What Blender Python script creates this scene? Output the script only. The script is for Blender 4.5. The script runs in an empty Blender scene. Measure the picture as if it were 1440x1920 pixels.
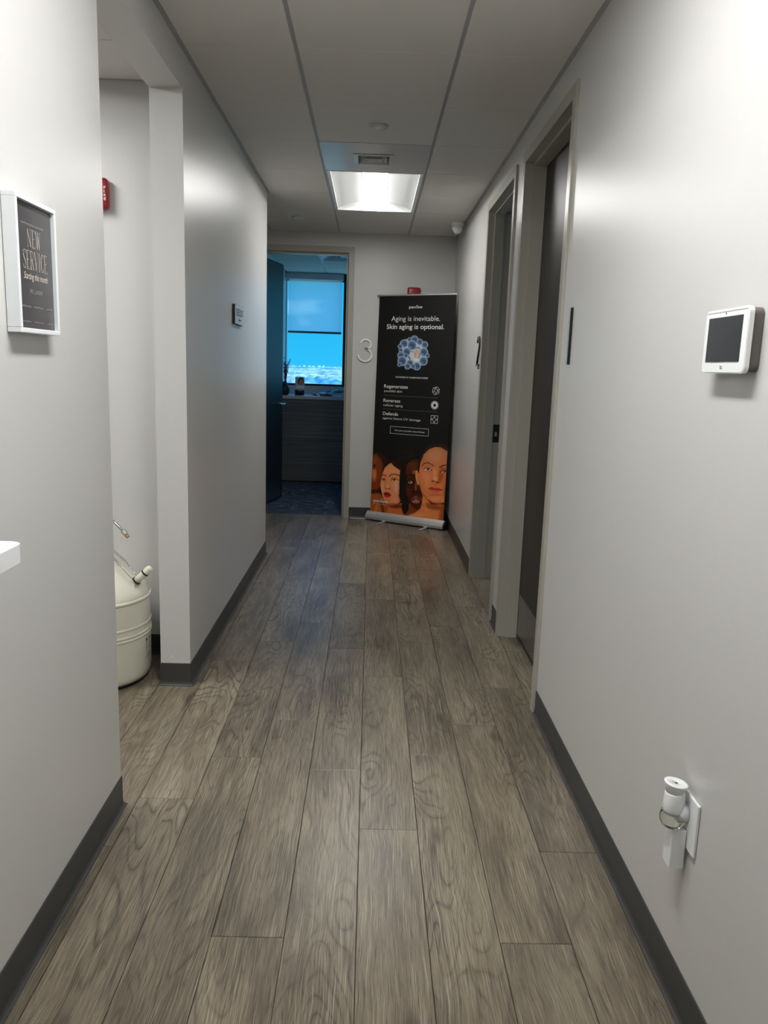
import bpy, bmesh, math, random
import numpy as np
from mathutils import Vector, Matrix, noise
random.seed(7)
S = bpy.context.scene
COL = S.collection

# ---------------------------------------------------------------- camera
cam_d = bpy.data.cameras.new('camera'); cam = bpy.data.objects.new('camera', cam_d); COL.objects.link(cam)
cam_d.sensor_fit = 'VERTICAL'; cam_d.sensor_height = 32.0; cam_d.lens = 1462.11 / 1920 * 32.0
cam_d.clip_start = 0.02; cam_d.clip_end = 20000
Fv = Vector((0.0210283, 0.9831837, -0.18140456)); Rv = Vector((0.99936447, -0.015447, 0.03212544)); Uv = Vector((-0.02878306, 0.18196481, 0.98288369))
cam.matrix_world = Matrix(((Rv.x, Uv.x, -Fv.x, 0), (Rv.y, Uv.y, -Fv.y, 0), (Rv.z, Uv.z, -Fv.z, 1.3997), (0, 0, 0, 1)))
S.camera = cam

# ---------------------------------------------------------------- light and exposure
S.view_settings.view_transform = 'Standard'; S.view_settings.look = 'None'
S.view_settings.gamma = 1.0; S.view_settings.use_curve_mapping = False
S.view_settings.exposure = 0.13
LENS_W = 55.0            # radiance of the ceiling fittings' lenses
LENS_FAR = 32.0          # the far corridor fitting is dimmer
SKY_S = 1.5
SUN_E = 10.0

world = bpy.data.worlds.new('sky'); S.world = world; world.use_nodes = True
wt = world.node_tree; wt.nodes.clear()
def wn(t, **k):
    n = wt.nodes.new(t)
    for a, b in k.items(): setattr(n, a, b)
    return n
w_out = wn('ShaderNodeOutputWorld'); w_bg = wn('ShaderNodeBackground'); w_tc = wn('ShaderNodeTexCoord')
w_sep = wn('ShaderNodeSeparateXYZ'); w_ramp = wn('ShaderNodeValToRGB'); w_map = wn('ShaderNodeMapping')
w_noise = wn('ShaderNodeTexNoise'); w_cr = wn('ShaderNodeValToRGB'); w_mix = wn('ShaderNodeMix', data_type='RGBA')
wt.links.new(w_tc.outputs['Generated'], w_sep.inputs[0]); wt.links.new(w_sep.outputs['Z'], w_ramp.inputs[0])
cr = w_ramp.color_ramp; cr.elements[0].position = 0.0; cr.elements[0].color = (0.02, 0.34, 0.62, 1)
cr.elements[1].position = 0.7; cr.elements[1].color = (0.07, 0.175, 0.90, 1)
e = cr.elements.new(0.12); e.color = (0.003, 0.268, 0.54, 1)
w_map.inputs['Scale'].default_value = (9, 9, 22)
wt.links.new(w_tc.outputs['Generated'], w_map.inputs[0]); wt.links.new(w_map.outputs[0], w_noise.inputs[0])
w_noise.inputs['Scale'].default_value = 1.0; w_noise.inputs['Detail'].default_value = 6
w_cr.color_ramp.elements[0].position = 0.56; w_cr.color_ramp.elements[0].color = (0, 0, 0, 1)
w_cr.color_ramp.elements[1].position = 0.72; w_cr.color_ramp.elements[1].color = (0.6, 0.6, 0.6, 1)
wt.links.new(w_noise.outputs[0], w_cr.inputs[0]); wt.links.new(w_cr.outputs[0], w_mix.inputs['Factor'])
wt.links.new(w_ramp.outputs[0], w_mix.inputs['A']); w_mix.inputs['B'].default_value = (0.35, 0.80, 0.95, 1)
wt.links.new(w_mix.outputs['Result'], w_bg.inputs[0]); w_bg.inputs[1].default_value = SKY_S
wt.links.new(w_bg.outputs[0], w_out.inputs[0])

sun_d = bpy.data.lights.new('sun', 'SUN'); sun = bpy.data.objects.new('sun', sun_d); COL.objects.link(sun)
sun_d.energy = SUN_E; sun_d.angle = 0.01; sun_d.color = (0.34, 0.60, 1.0)
sun.rotation_euler = Vector((0.62, -0.30, 0.50)).to_track_quat('Z', 'Y').to_euler()
sun.location = (60, -30, 50)

# ---------------------------------------------------------------- dimensions (metres)
H = 2.565; XL = -0.757; XR = 0.725; XLB = -0.885; XRB = 0.866
Y1 = 2.29; Y2 = 3.25; Y3 = 5.71; YB = 7.246; YB2 = 7.385; YA = 3.61
XC = -1.13; YW = 10.407      # far room: left wall, window wall
XA = -0.3178; Y0 = 3.1837; T = 0.6096

# ---------------------------------------------------------------- materials
def srgb(*c):
    f = lambda v: (v / 255) / 12.92 if v / 255 <= 0.04045 else ((v / 255 + 0.055) / 1.055) ** 2.4
    return tuple(f(v) for v in c) + (1.0,)
class NT:
    def __init__(s, name):
        s.m = bpy.data.materials.new(name); s.m.use_nodes = True; s.t = s.m.node_tree
        s.b = s.t.nodes['Principled BSDF']; s.o = s.t.nodes['Material Output']
    def n(s, t, **k):
        n = s.t.nodes.new(t)
        for a, b in k.items(): setattr(n, a, b)
        return n
    def l(s, a, b): s.t.links.new(a, b)
def mat(name, col, rough=0.5, metal=0.0, spec=0.5, bump=0.0, bscale=200.0, var=0.0, vscale=3.0, **kw):
    N = NT(name); b = N.b
    b.inputs['Base Color'].default_value = col; b.inputs['Roughness'].default_value = rough
    b.inputs['Metallic'].default_value = metal; b.inputs['Specular IOR Level'].default_value = spec
    tc = N.n('ShaderNodeTexCoord')
    if bump:
        nz = N.n('ShaderNodeTexNoise'); nz.inputs['Scale'].default_value = bscale; nz.inputs['Detail'].default_value = 3
        bp = N.n('ShaderNodeBump'); bp.inputs['Strength'].default_value = bump; bp.inputs['Distance'].default_value = 0.002
        N.l(tc.outputs['Object'], nz.inputs['Vector']); N.l(nz.outputs[0], bp.inputs['Height']); N.l(bp.outputs[0], b.inputs['Normal'])
    if var:
        nz = N.n('ShaderNodeTexNoise'); nz.inputs['Scale'].default_value = vscale; nz.inputs['Detail'].default_value = 4
        mx = N.n('ShaderNodeMix', data_type='RGBA'); N.l(tc.outputs['Object'], nz.inputs['Vector']); N.l(nz.outputs[0], mx.inputs['Factor'])
        mx.inputs['A'].default_value = tuple(c * (1 - var) for c in col[:3]) + (1,)
        mx.inputs['B'].default_value = tuple(min(1, c * (1 + var)) for c in col[:3]) + (1,)
        N.l(mx.outputs['Result'], b.inputs['Base Color'])
    for k, v in kw.items(): b.inputs[k.replace('_', ' ')].default_value = v
    return N.m
M = {}
M['wall'] = mat('wall_paint', srgb(206, 205, 202), 0.33, spec=0.5, bump=0.1, bscale=300, var=0.02, vscale=2)
M['ceil'] = mat('ceiling_tile_white', srgb(224, 222, 217), 0.9, spec=0.2, bump=0.5, bscale=900, var=0.05, vscale=400)
M['grid'] = mat('grid_metal_paint', srgb(170, 170, 172), 0.4, spec=0.5)
M['plenum'] = mat('plenum_dark', srgb(45, 44, 42), 0.9)
M['base'] = mat('rubber_base_charcoal', srgb(62, 63, 62), 0.42, spec=0.45, var=0.06, vscale=8)
M['frame'] = mat('door_frame_paint', srgb(168, 165, 154), 0.32, spec=0.5, bump=0.04, bscale=300)
M['white'] = mat('white_plastic', srgb(238, 240, 240), 0.35)
M['white_frame'] = mat('white_painted_moulding', srgb(236, 240, 242), 0.3, bump=0.03, bscale=200)
M['reflector'] = mat('white_reflector_enamel', srgb(238, 240, 240), 0.5)
M['panel'] = mat('white_enamel_panel', srgb(205, 206, 208), 0.22, spec=0.6)
M['black'] = mat('black_plastic', srgb(18, 18, 19), 0.4)
M['blackframe'] = mat('black_window_aluminium', srgb(10, 12, 18), 0.4)
M['chrome'] = mat('satin_chrome', (0.62, 0.62, 0.63, 1), 0.22, 1.0)
M['alu'] = mat('brushed_aluminium', (0.78, 0.79, 0.80, 1), 0.42, 0.85, var=0.05, vscale=60)
M['kick'] = mat('stainless_kick_plate', (0.30, 0.30, 0.29, 1), 0.28, 1.0, var=0.06, vscale=5)
M['red'] = mat('red_plastic', srgb(150, 12, 26), 0.3)
M['dewar'] = mat('cream_enamel', srgb(222, 220, 204), 0.38, bump=0.05, bscale=60, var=0.03, vscale=6)
M['steel'] = mat('steel_tube', (0.55, 0.54, 0.52, 1), 0.25, 1.0)
M['brass'] = mat('brass_nozzle', (0.72, 0.42, 0.20, 1), 0.3, 1.0)
M['greycase'] = mat('grey_brown_casing', srgb(104, 99, 94), 0.5)
M['screen'] = mat('dark_screen_glass', srgb(46, 49, 53), 0.12, spec=0.5, var=0.1, vscale=20)
M['quartz'] = mat('white_quartz', srgb(238, 238, 240), 0.25, bump=0.02, var=0.02, vscale=40)
M['num'] = mat('bright_silver_face', (0.95, 0.95, 0.94, 1), 0.22, metal=0.9)
M['num_glare'] = mat('silver_face_glare', (0.98, 0.98, 0.97, 1), 0.2, spec=0.8)  # bright reflection on the silver numeral, put into a white base colour
M['ink_white'] = mat('white_print', srgb(236, 236, 234), 0.6)
M['ink_cream'] = mat('cream_print', srgb(222, 210, 198), 0.6)
M['ink_grey'] = mat('grey_print', srgb(150, 150, 148), 0.6)
M['ink_black'] = mat('black_print', srgb(14, 16, 20), 0.6)
M['plate_face'] = mat('silver_sign_face', srgb(205, 210, 214), 0.3, metal=0.0)
M['vase'] = mat('black_glazed_ceramic', srgb(26, 27, 30), 0.35)
M['twig'] = mat('dried_twig', srgb(52, 44, 42), 0.8)
M['paper'] = mat('glossy_paper', srgb(225, 226, 228), 0.3)
M['paper_dark'] = mat('dark_cover', srgb(40, 40, 46), 0.3)
M['paper_red'] = mat('reddish_cover', srgb(120, 60, 60), 0.3)
M['desk_top'] = mat('pale_laminate', srgb(196, 190, 182), 0.3)
M['bldg'] = mat('pale_concrete', srgb(236, 240, 236), 0.8)
M['facade'] = mat('outer_wall', srgb(120, 120, 120), 0.9)

def laminate_mat():
    N = NT('dark_woodgrain_laminate'); b = N.b
    tc = N.n('ShaderNodeTexCoord'); mp = N.n('ShaderNodeMapping'); mp.inputs['Scale'].default_value = (40, 40, 1.2)
    nz = N.n('ShaderNodeTexNoise'); nz.inputs['Scale'].default_value = 3; nz.inputs['Detail'].default_value = 5
    r = N.n('ShaderNodeValToRGB'); r.color_ramp.elements[0].color = srgb(34, 29, 25); r.color_ramp.elements[1].color = srgb(46, 40, 34)
    N.l(tc.outputs['Object'], mp.inputs[0]); N.l(mp.outputs[0], nz.inputs[0]); N.l(nz.outputs[0], r.inputs[0]); N.l(r.outputs[0], b.inputs['Base Color'])
    b.inputs['Roughness'].default_value = 0.38; b.inputs['Specular IOR Level'].default_value = 0.3
    return N.m
M['door'] = laminate_mat()
def desk_mat():
    N = NT('grey_linear_laminate'); b = N.b
    tc = N.n('ShaderNodeTexCoord'); mp = N.n('ShaderNodeMapping'); mp.inputs['Scale'].default_value = (0.5, 0.5, 26)
    nz = N.n('ShaderNodeTexNoise'); nz.inputs['Scale'].default_value = 2.5; nz.inputs['Detail'].default_value = 6; nz.inputs['Roughness'].default_value = 0.7
    r = N.n('ShaderNodeValToRGB'); r.color_ramp.elements[0].color = srgb(70, 68, 66); r.color_ramp.elements[1].color = srgb(108, 105, 101)
    r.color_ramp.elements[0].position = 0.3; r.color_ramp.elements[1].position = 0.7
    N.l(tc.outputs['Object'], mp.inputs[0]); N.l(mp.outputs[0], nz.inputs[0]); N.l(nz.outputs[0], r.inputs[0]); N.l(r.outputs[0], b.inputs['Base Color'])
    b.inputs['Roughness'].default_value = 0.4
    return N.m
M['desk'] = desk_mat()

def wood_mat():
    N = NT('grey_oak_plank'); b = N.b
    tc = N.n('ShaderNodeTexCoord'); oi = N.n('ShaderNodeObjectInfo')
    off = N.n('ShaderNodeVectorMath', operation='SCALE'); off.inputs['Scale'].default_value = 37.0
    comb = N.n('ShaderNodeCombineXYZ'); m1 = N.n('ShaderNodeMath', operation='MULTIPLY'); m1.inputs[1].default_value = 3.7
    N.l(oi.outputs['Random'], m1.inputs[0]); N.l(oi.outputs['Random'], comb.inputs[0]); N.l(m1.outputs[0], comb.inputs[1]); N.l(oi.outputs['Random'], comb.inputs[2])
    N.l(comb.outputs[0], off.inputs[0])
    add = N.n('ShaderNodeVectorMath', operation='ADD'); N.l(tc.outputs['Object'], add.inputs[0]); N.l(off.outputs[0], add.inputs[1])
    wm = N.n('ShaderNodeMapping'); wm.inputs['Scale'].default_value = (5, 2.2, 1); N.l(add.outputs[0], wm.inputs[0])
    wz = N.n('ShaderNodeTexNoise'); wz.inputs['Scale'].default_value = 1.0; wz.inputs['Detail'].default_value = 3; N.l(wm.outputs[0], wz.inputs[0])
    ws = N.n('ShaderNodeMath', operation='MULTIPLY_ADD'); ws.inputs[1].default_value = 0.05; ws.inputs[2].default_value = -0.025; N.l(wz.outputs[0], ws.inputs[0])
    wc = N.n('ShaderNodeCombineXYZ'); N.l(ws.outputs[0], wc.inputs[0]); wa_ = N.n('ShaderNodeVectorMath', operation='ADD'); N.l(add.outputs[0], wa_.inputs[0]); N.l(wc.outputs[0], wa_.inputs[1])
    def noise_(scale3, sc, det=4, rough=0.55, dist=0.0):
        mp = N.n('ShaderNodeMapping'); mp.inputs['Scale'].default_value = scale3; N.l((wa_ if scale3[0] > 50 else add).outputs[0], mp.inputs[0])
        nz = N.n('ShaderNodeTexNoise'); nz.inputs['Scale'].default_value = sc; nz.inputs['Detail'].default_value = det
        nz.inputs['Roughness'].default_value = rough; nz.inputs['Distortion'].default_value = dist
        N.l(mp.outputs[0], nz.inputs[0]); return nz.outputs[0]
    def ramp(inp, stops):
        r = N.n('ShaderNodeValToRGB'); el = r.color_ramp.elements
        el[0].position, el[0].color = stops[0][0], stops[0][1]; el[1].position, el[1].color = stops[-1][0], stops[-1][1]
        for p, c in stops[1:-1]: q = el.new(p); q.color = c
        N.l(inp, r.inputs[0]); return r.outputs[0]
    def mix(a, bb, f, mode='MIX', fv=None):
        m = N.n('ShaderNodeMix', data_type='RGBA', blend_type=mode)
        if fv is not None: m.inputs['Factor'].default_value = fv
        if f is not None: N.l(f, m.inputs['Factor'])
        for s_, k in ((a, 'A'), (bb, 'B')):
            if isinstance(s_, tuple): m.inputs[k].default_value = s_
            else: N.l(s_, m.inputs[k])
        return m.outputs['Result']
    big = noise_((5, 1.0, 1), 1.4, 3)                       # broad tone patches
    bgm = N.n('ShaderNodeMath', operation='MULTIPLY_ADD'); bgm.inputs[1].default_value = 0.45; md = noise_((22, 3.0, 1), 1.0, 3, 0.6); N.l(md, bgm.inputs[0]); bg2 = N.n('ShaderNodeMath', operation='MULTIPLY_ADD'); bg2.inputs[1].default_value = 0.75; bg2.inputs[2].default_value = -0.10; N.l(big, bg2.inputs[0]); N.l(bg2.outputs[0], bgm.inputs[2])
    base = ramp(bgm.outputs[0], [(0.32, srgb(88, 79, 66)), (0.5, srgb(124, 113, 96)), (0.66, srgb(146, 136, 116))])
    # growth rings: contours of a stretched height field -> cathedral figure
    fld = noise_((4.2, 0.85, 1), 1.3, 2, 0.45, 0.5)
    mm = N.n('ShaderNodeMath', operation='MULTIPLY'); mm.inputs[1].default_value = 44.0; N.l(fld, mm.inputs[0])
    fr = N.n('ShaderNodeMath', operation='PINGPONG'); fr.inputs[1].default_value = 1.0; N.l(mm.outputs[0], fr.inputs[0])
    jit = noise_((120, 6, 1), 1.0, 3)
    ja = N.n('ShaderNodeMath', operation='MULTIPLY_ADD'); ja.inputs[1].default_value = 0.35; N.l(jit, ja.inputs[0]); N.l(fr.outputs[0], ja.inputs[2])
    rings = ramp(ja.outputs[0], [(0.24, (1, 1, 1, 1)), (0.40, (0.35, 0.35, 0.35, 1)), (0.7, (0, 0, 0, 1))])
    region = ramp(noise_((3, 0.9, 1), 1.1, 2), [(0.40, (0.12, 0.12, 0.12, 1)), (0.62, (0.95, 0.95, 0.95, 1))])
    rm = N.n('ShaderNodeMath', operation='MULTIPLY'); N.l(rings, rm.inputs[0]); N.l(region, rm.inputs[1])
    c = mix(base, srgb(82, 72, 61), rm.outputs[0])
    fine = noise_((720, 9, 1), 1.0, 5, 0.75)                # fine straight grain
    c = mix(c, srgb(66, 58, 50), ramp(fine, [(0.40, (0.95, 0.95, 0.95, 1)), (0.5, (0, 0, 0, 1))]))
    lite = noise_((420, 4.5, 1), 1.0, 5, 0.7)
    c = mix(c, srgb(184, 174, 152), ramp(lite, [(0.52, (0, 0, 0, 1)), (0.66, (0.62, 0.62, 0.62, 1))]))
    # knots
    mpk = N.n('ShaderNodeMapping'); mpk.inputs['Scale'].default_value = (5.0, 2.1, 0.0); N.l(add.outputs[0], mpk.inputs[0])
    vo = N.n('ShaderNodeTexVoronoi'); vo.inputs['Scale'].default_value = 1.0; N.l(mpk.outputs[0], vo.inputs[0])
    kn = ramp(vo.outputs['Distance'], [(0.02, (0.8, 0.8, 0.8, 1)), (0.14, (0.0, 0.0, 0.0, 1))])
    c = mix(c, srgb(70, 60, 52), kn)
    tone = N.n('ShaderNodeMapRange'); tone.inputs['To Min'].default_value = 0.86; tone.inputs['To Max'].default_value = 1.12; N.l(oi.outputs['Random'], tone.inputs[0])
    tv = N.n('ShaderNodeVectorMath', operation='SCALE'); N.l(c, tv.inputs[0]); N.l(tone.outputs[0], tv.inputs['Scale'])
    N.l(tv.outputs[0], b.inputs['Base Color'])
    rr = N.n('ShaderNodeMapRange'); rr.inputs['To Min'].default_value = 0.24; rr.inputs['To Max'].default_value = 0.38; N.l(fine, rr.inputs[0]); N.l(rr.outputs[0], b.inputs['Roughness'])
    bp = N.n('ShaderNodeBump'); bp.inputs['Strength'].default_value = 0.2; bp.inputs['Distance'].default_value = 0.0008; N.l(fine, bp.inputs['Height']); N.l(bp.outputs[0], b.inputs['Normal'])
    b.inputs['Specular IOR Level'].default_value = 0.5
    return N.m
M['wood'] = wood_mat()
M['subfloor'] = mat('dark_subfloor', srgb(40, 36, 32), 0.8)
M['floor_far'] = mat('plain_brown_floor', srgb(120, 110, 98), 0.5, var=0.1)

def carpet_mat():
    N = NT('navy_patterned_carpet'); b = N.b
    tc = N.n('ShaderNodeTexCoord')
    mp = N.n('ShaderNodeMapping'); mp.inputs['Scale'].default_value = (9, 60, 1); nz = N.n('ShaderNodeTexNoise'); nz.inputs['Scale'].default_value = 1.0; nz.inputs['Detail'].default_value = 6
    N.l(tc.outputs['Object'], mp.inputs[0]); N.l(mp.outputs[0], nz.inputs[0])
    r = N.n('ShaderNodeValToRGB'); r.color_ramp.elements[0].position = 0.5; r.color_ramp.elements[0].color = srgb(34, 44, 58); r.color_ramp.elements[1].position = 0.72; r.color_ramp.elements[1].color = srgb(128, 132, 134)
    N.l(nz.outputs[0], r.inputs[0])
    n2 = N.n('ShaderNodeTexNoise'); n2.inputs['Scale'].default_value = 2.2; n2.inputs['Detail'].default_value = 1; n2.inputs['Distortion'].default_value = 1.0; N.l(tc.outputs['Object'], n2.inputs[0])
    s = N.n('ShaderNodeMath', operation='SUBTRACT'); s.inputs[1].default_value = 0.5; N.l(n2.outputs[0], s.inputs[0])
    a = N.n('ShaderNodeMath', operation='ABSOLUTE'); N.l(s.outputs[0], a.inputs[0])
    r2 = N.n('ShaderNodeValToRGB'); r2.color_ramp.elements[0].position = 0.0; r2.color_ramp.elements[0].color = (0.8, 0.8, 0.8, 1); r2.color_ramp.elements[1].position = 0.006; r2.color_ramp.elements[1].color = (0, 0, 0, 1)
    N.l(a.outputs[0], r2.inputs[0])
    mx = N.n('ShaderNodeMix', data_type='RGBA'); N.l(r2.outputs[0], mx.inputs['Factor']); N.l(r.outputs[0], mx.inputs['A']); mx.inputs['B'].default_value = srgb(150, 168, 172)
    N.l(mx.outputs['Result'], b.inputs['Base Color']); b.inputs['Roughness'].default_value = 0.95
    return N.m
M['carpet'] = carpet_mat()

def emis(name, col, s):
    N = NT(name); N.b.inputs['Base Color'].default_value = (0.9, 0.9, 0.9, 1)
    N.b.inputs['Emission Color'].default_value = col; N.b.inputs['Emission Strength'].default_value = s
    return N.m
M['lens'] = emis('lit_lens', (0.99, 0.99, 0.98, 1), LENS_W)
M['lens_far'] = emis('lit_lens_dimmer', (1.0, 0.985, 0.955, 1), LENS_FAR)
M['lens_off'] = mat('unlit_lens', srgb(225, 228, 230), 0.4)

def glass_mat(name, tint, rough=0.0, ior=1.45):
    N = NT(name); N.b.inputs['Base Color'].default_value = tint; N.b.inputs['Transmission Weight'].default_value = 1.0
    N.b.inputs['Roughness'].default_value = rough; N.b.inputs['IOR'].default_value = ior
    return N.m
M['glass'] = glass_mat('clear_glass', (0.97, 0.98, 0.98, 1), 0.0, 1.2)
M['acrylic'] = glass_mat('clear_acrylic', (0.95, 0.97, 0.98, 1))
def pane_mat():
    N = NT('window_glass'); t = N.n('ShaderNodeBsdfTransparent'); t.inputs[0].default_value = (0.96, 0.98, 0.98, 1)
    g = N.n('ShaderNodeBsdfGlossy'); g.inputs['Roughness'].default_value = 0.02; f = N.n('ShaderNodeFresnel'); f.inputs[0].default_value = 1.25
    mx = N.n('ShaderNodeMixShader'); N.l(f.outputs[0], mx.inputs[0]); N.l(t.outputs[0], mx.inputs[1]); N.l(g.outputs[0], mx.inputs[2]); N.l(mx.outputs[0], N.o.inputs[0])
    return N.m
M['pane'] = pane_mat()
def blind_mat():
    N = NT('translucent_shade_fabric'); d = N.n('ShaderNodeBsdfDiffuse'); d.inputs[0].default_value = (0.75, 0.76, 0.76, 1)
    t = N.n('ShaderNodeBsdfTranslucent'); t.inputs[0].default_value = (0.90, 0.92, 0.93, 1)
    p = N.n('ShaderNodeBsdfTransparent'); tc = N.n('ShaderNodeTexCoord'); nz = N.n('ShaderNodeTexNoise'); nz.inputs['Scale'].default_value = 300
    N.l(tc.outputs['Object'], nz.inputs[0])
    m1 = N.n('ShaderNodeMixShader'); m1.inputs[0].default_value = 0.75; N.l(d.outputs[0], m1.inputs[1]); N.l(t.outputs[0], m1.inputs[2])
    mr = N.n('ShaderNodeMapRange'); mr.inputs['To Min'].default_value = 0.25; mr.inputs['To Max'].default_value = 0.45; N.l(nz.outputs[0], mr.inputs[0])
    m2 = N.n('ShaderNodeMixShader'); N.l(mr.outputs[0], m2.inputs[0]); N.l(m1.outputs[0], m2.inputs[1]); N.l(p.outputs[0], m2.inputs[2]); N.l(m2.outputs[0], N.o.inputs[0])
    return N.m
M['blind'] = blind_mat()
def print_mat(name, rough):
    N = NT(name); a = N.n('ShaderNodeVertexColor'); a.layer_name = 'print'; N.l(a.outputs[0], N.b.inputs['Base Color']); N.b.inputs['Roughness'].default_value = rough
    N.b.inputs['Specular IOR Level'].default_value = 0.3
    return N.m
M['print'] = print_mat('printed_banner_vinyl', 0.5)
M['print_card'] = print_mat('printed_card', 0.35)
def terrain_mat():
    N = NT('tree_canopy'); b = N.b; tc = N.n('ShaderNodeTexCoord')
    def nz(sc, det=4):
        n = N.n('ShaderNodeTexNoise'); n.inputs['Scale'].default_value = sc; n.inputs['Detail'].default_value = det; N.l(tc.outputs['Object'], n.inputs[0]); return n.outputs[0]
    r = N.n('ShaderNodeValToRGB'); r.color_ramp.elements[0].position = 0.36; r.color_ramp.elements[0].color = (0.20, 0.36, 0.24, 1)
    r.color_ramp.elements[1].position = 0.62; r.color_ramp.elements[1].color = (0.56, 0.62, 0.36, 1); N.l(nz(0.012, 3), r.inputs[0])
    r2 = N.n('ShaderNodeValToRGB'); r2.color_ramp.elements[0].position = 0.56; r2.color_ramp.elements[0].color = (0, 0, 0, 1); r2.color_ramp.elements[1].position = 0.6; r2.color_ramp.elements[1].color = (0.85, 0.85, 0.85, 1); N.l(nz(0.0022, 3), r2.inputs[0])
    mx = N.n('ShaderNodeMix', data_type='RGBA'); N.l(r2.outputs[0], mx.inputs['Factor']); N.l(r.outputs[0], mx.inputs['A']); mx.inputs['B'].default_value = (0.04, 0.26, 0.50, 1)
    N.l(mx.outputs['Result'], b.inputs['Base Color']); b.inputs['Roughness'].default_value = 1.0; b.inputs['Specular IOR Level'].default_value = 0.0
    return N.m
M['terrain'] = terrain_mat()

# ---------------------------------------------------------------- helpers
def link_mesh(name, verts, faces, m, parent=None, smooth=False, loc=None):
    """one mesh object; vertices in world metres, origin moved to the parent's (or to loc)"""
    o0 = Vector(loc) if loc is not None else (parent.get('_w') and Vector(parent['_w']) if parent is not None else Vector((0, 0, 0)))
    if o0 is None: o0 = Vector((0, 0, 0))
    me = bpy.data.meshes.new(name); me.from_pydata([tuple(Vector(v) - o0) for v in verts], [], faces); me.update()
    me.materials.append(m)
    if smooth: me.polygons.foreach_set('use_smooth', [True] * len(me.polygons))
    o = bpy.data.objects.new(name, me); COL.objects.link(o)
    if parent is not None:
        o.parent = parent
        if loc is not None: o.location = o0 - Vector(parent.get('_w', (0, 0, 0)))
        o['_w'] = tuple(o0)
    else:
        o.location = o0; o['_w'] = tuple(o0)
    return o
def tag(o, label=None, cat=None, group=None, kind=None):
    if label: o['label'] = label
    if cat: o['category'] = cat
    if group: o['group'] = group
    if kind: o['kind'] = kind
    return o
def thing(name, label, cat, loc, group=None, kind=None):
    o = bpy.data.objects.new(name, None); COL.objects.link(o); o.location = loc; o['_w'] = tuple(loc); o.empty_display_size = 0.05
    return tag(o, label, cat, group, kind)
def box_vf(x0, x1, y0, y1, z0, z1):
    v = [(x, y, z) for z in (z0, z1) for y in (y0, y1) for x in (x0, x1)]
    return v, [(0, 2, 3, 1), (4, 5, 7, 6), (0, 1, 5, 4), (1, 3, 7, 5), (3, 2, 6, 7), (2, 0, 4, 6)]
def bevel_vf(v, f, r, seg=2):
    bm = bmesh.new(); vs = [bm.verts.new(p) for p in v]
    for q in f: bm.faces.new([vs[i] for i in q])
    bmesh.ops.recalc_face_normals(bm, faces=bm.faces)
    bmesh.ops.bevel(bm, geom=list(bm.edges), offset=r, segments=seg, profile=0.5, affect='EDGES')
    bm.verts.index_update()
    o = [tuple(p.co) for p in bm.verts], [tuple(p.index for p in q.verts) for q in bm.faces]
    bm.free(); return o
def box(name, x0, x1, y0, y1, z0, z1, m, parent=None, bev=0.0, seg=2, loc=None):
    v, f = box_vf(min(x0, x1), max(x0, x1), min(y0, y1), max(y0, y1), min(z0, z1), max(z0, z1))
    if bev: v, f = bevel_vf(v, f, bev, seg)
    return link_mesh(name, v, f, m, parent, loc=loc)
def join_vf(*parts):
    V, F = [], []
    for v, f in parts:
        n = len(V); V += list(v); F += [tuple(i + n for i in q) for q in f]
    return V, F
def prism_vf(poly, axis, a, b):
    """extrude 2D polygon; axis 'X': poly=(y,z), 'Y': (x,z), 'Z': (x,y)"""
    def P(p, c): return {'X': (c, p[0], p[1]), 'Y': (p[0], c, p[1]), 'Z': (p[0], p[1], c)}[axis]
    n = len(poly); v = [P(p, a) for p in poly] + [P(p, b) for p in poly]
    f = [tuple(range(n)), tuple(range(2 * n - 1, n - 1, -1))] + [((i + 1) % n, i, n + i, n + (i + 1) % n) for i in range(n)]
    return v, f
def lathe_vf(prof, c=(0, 0, 0), seg=48, axis='Z'):
    v, f = [], []
    for r, z in prof:
        for k in range(seg):
            a = 2 * math.pi * k / seg; p = (r * math.cos(a), r * math.sin(a), z)
            if axis == 'X': p = (p[2], p[0], p[1])
            if axis == 'Y': p = (p[0], p[2], p[1])
            v.append((p[0] + c[0], p[1] + c[1], p[2] + c[2]))
    for i in range(len(prof) - 1):
        for k in range(seg):
            k2 = (k + 1) % seg; f.append((i * seg + k, i * seg + k2, (i + 1) * seg + k2, (i + 1) * seg + k))
    if prof[0][0] > 1e-6: f.append(tuple(range(seg - 1, -1, -1)))
    if prof[-1][0] > 1e-6: f.append(tuple((len(prof) - 1) * seg + k for k in range(seg)))
    return v, f
def tube_vf(pts, r, seg=10, caps=True):
    pts = [Vector(p) for p in pts]; n = len(pts); rr = r if isinstance(r, (list, tuple)) else [r] * n
    v, f = [], []; up = None
    for i, p in enumerate(pts):
        t = (pts[min(i + 1, n - 1)] - pts[max(i - 1, 0)]).normalized()
        if up is None: up = Vector((0, 0, 1)) if abs(t.z) < 0.9 else Vector((1, 0, 0))
        a = t.cross(up).normalized(); b = t.cross(a).normalized(); up = b.cross(t) * -1 if False else up
        for k in range(seg):
            q = 2 * math.pi * k / seg; w = p + (a * math.cos(q) + b * math.sin(q)) * rr[i]; v.append(tuple(w))
    for i in range(n - 1):
        for k in range(seg):
            k2 = (k + 1) % seg; f.append((i * seg + k, i * seg + k2, (i + 1) * seg + k2, (i + 1) * seg + k))
    if caps: f += [tuple(range(seg - 1, -1, -1)), tuple((n - 1) * seg + k for k in range(seg))]
    return v, f
def tube(name, pts, r, m, parent, seg=10): 
    v, f = tube_vf(pts, r, seg); return link_mesh(name, v, f, m, parent, smooth=True)
def fixn(o):
    bm = bmesh.new(); bm.from_mesh(o.data); bmesh.ops.recalc_face_normals(bm, faces=bm.faces); bm.to_mesh(o.data); bm.free(); return o
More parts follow.
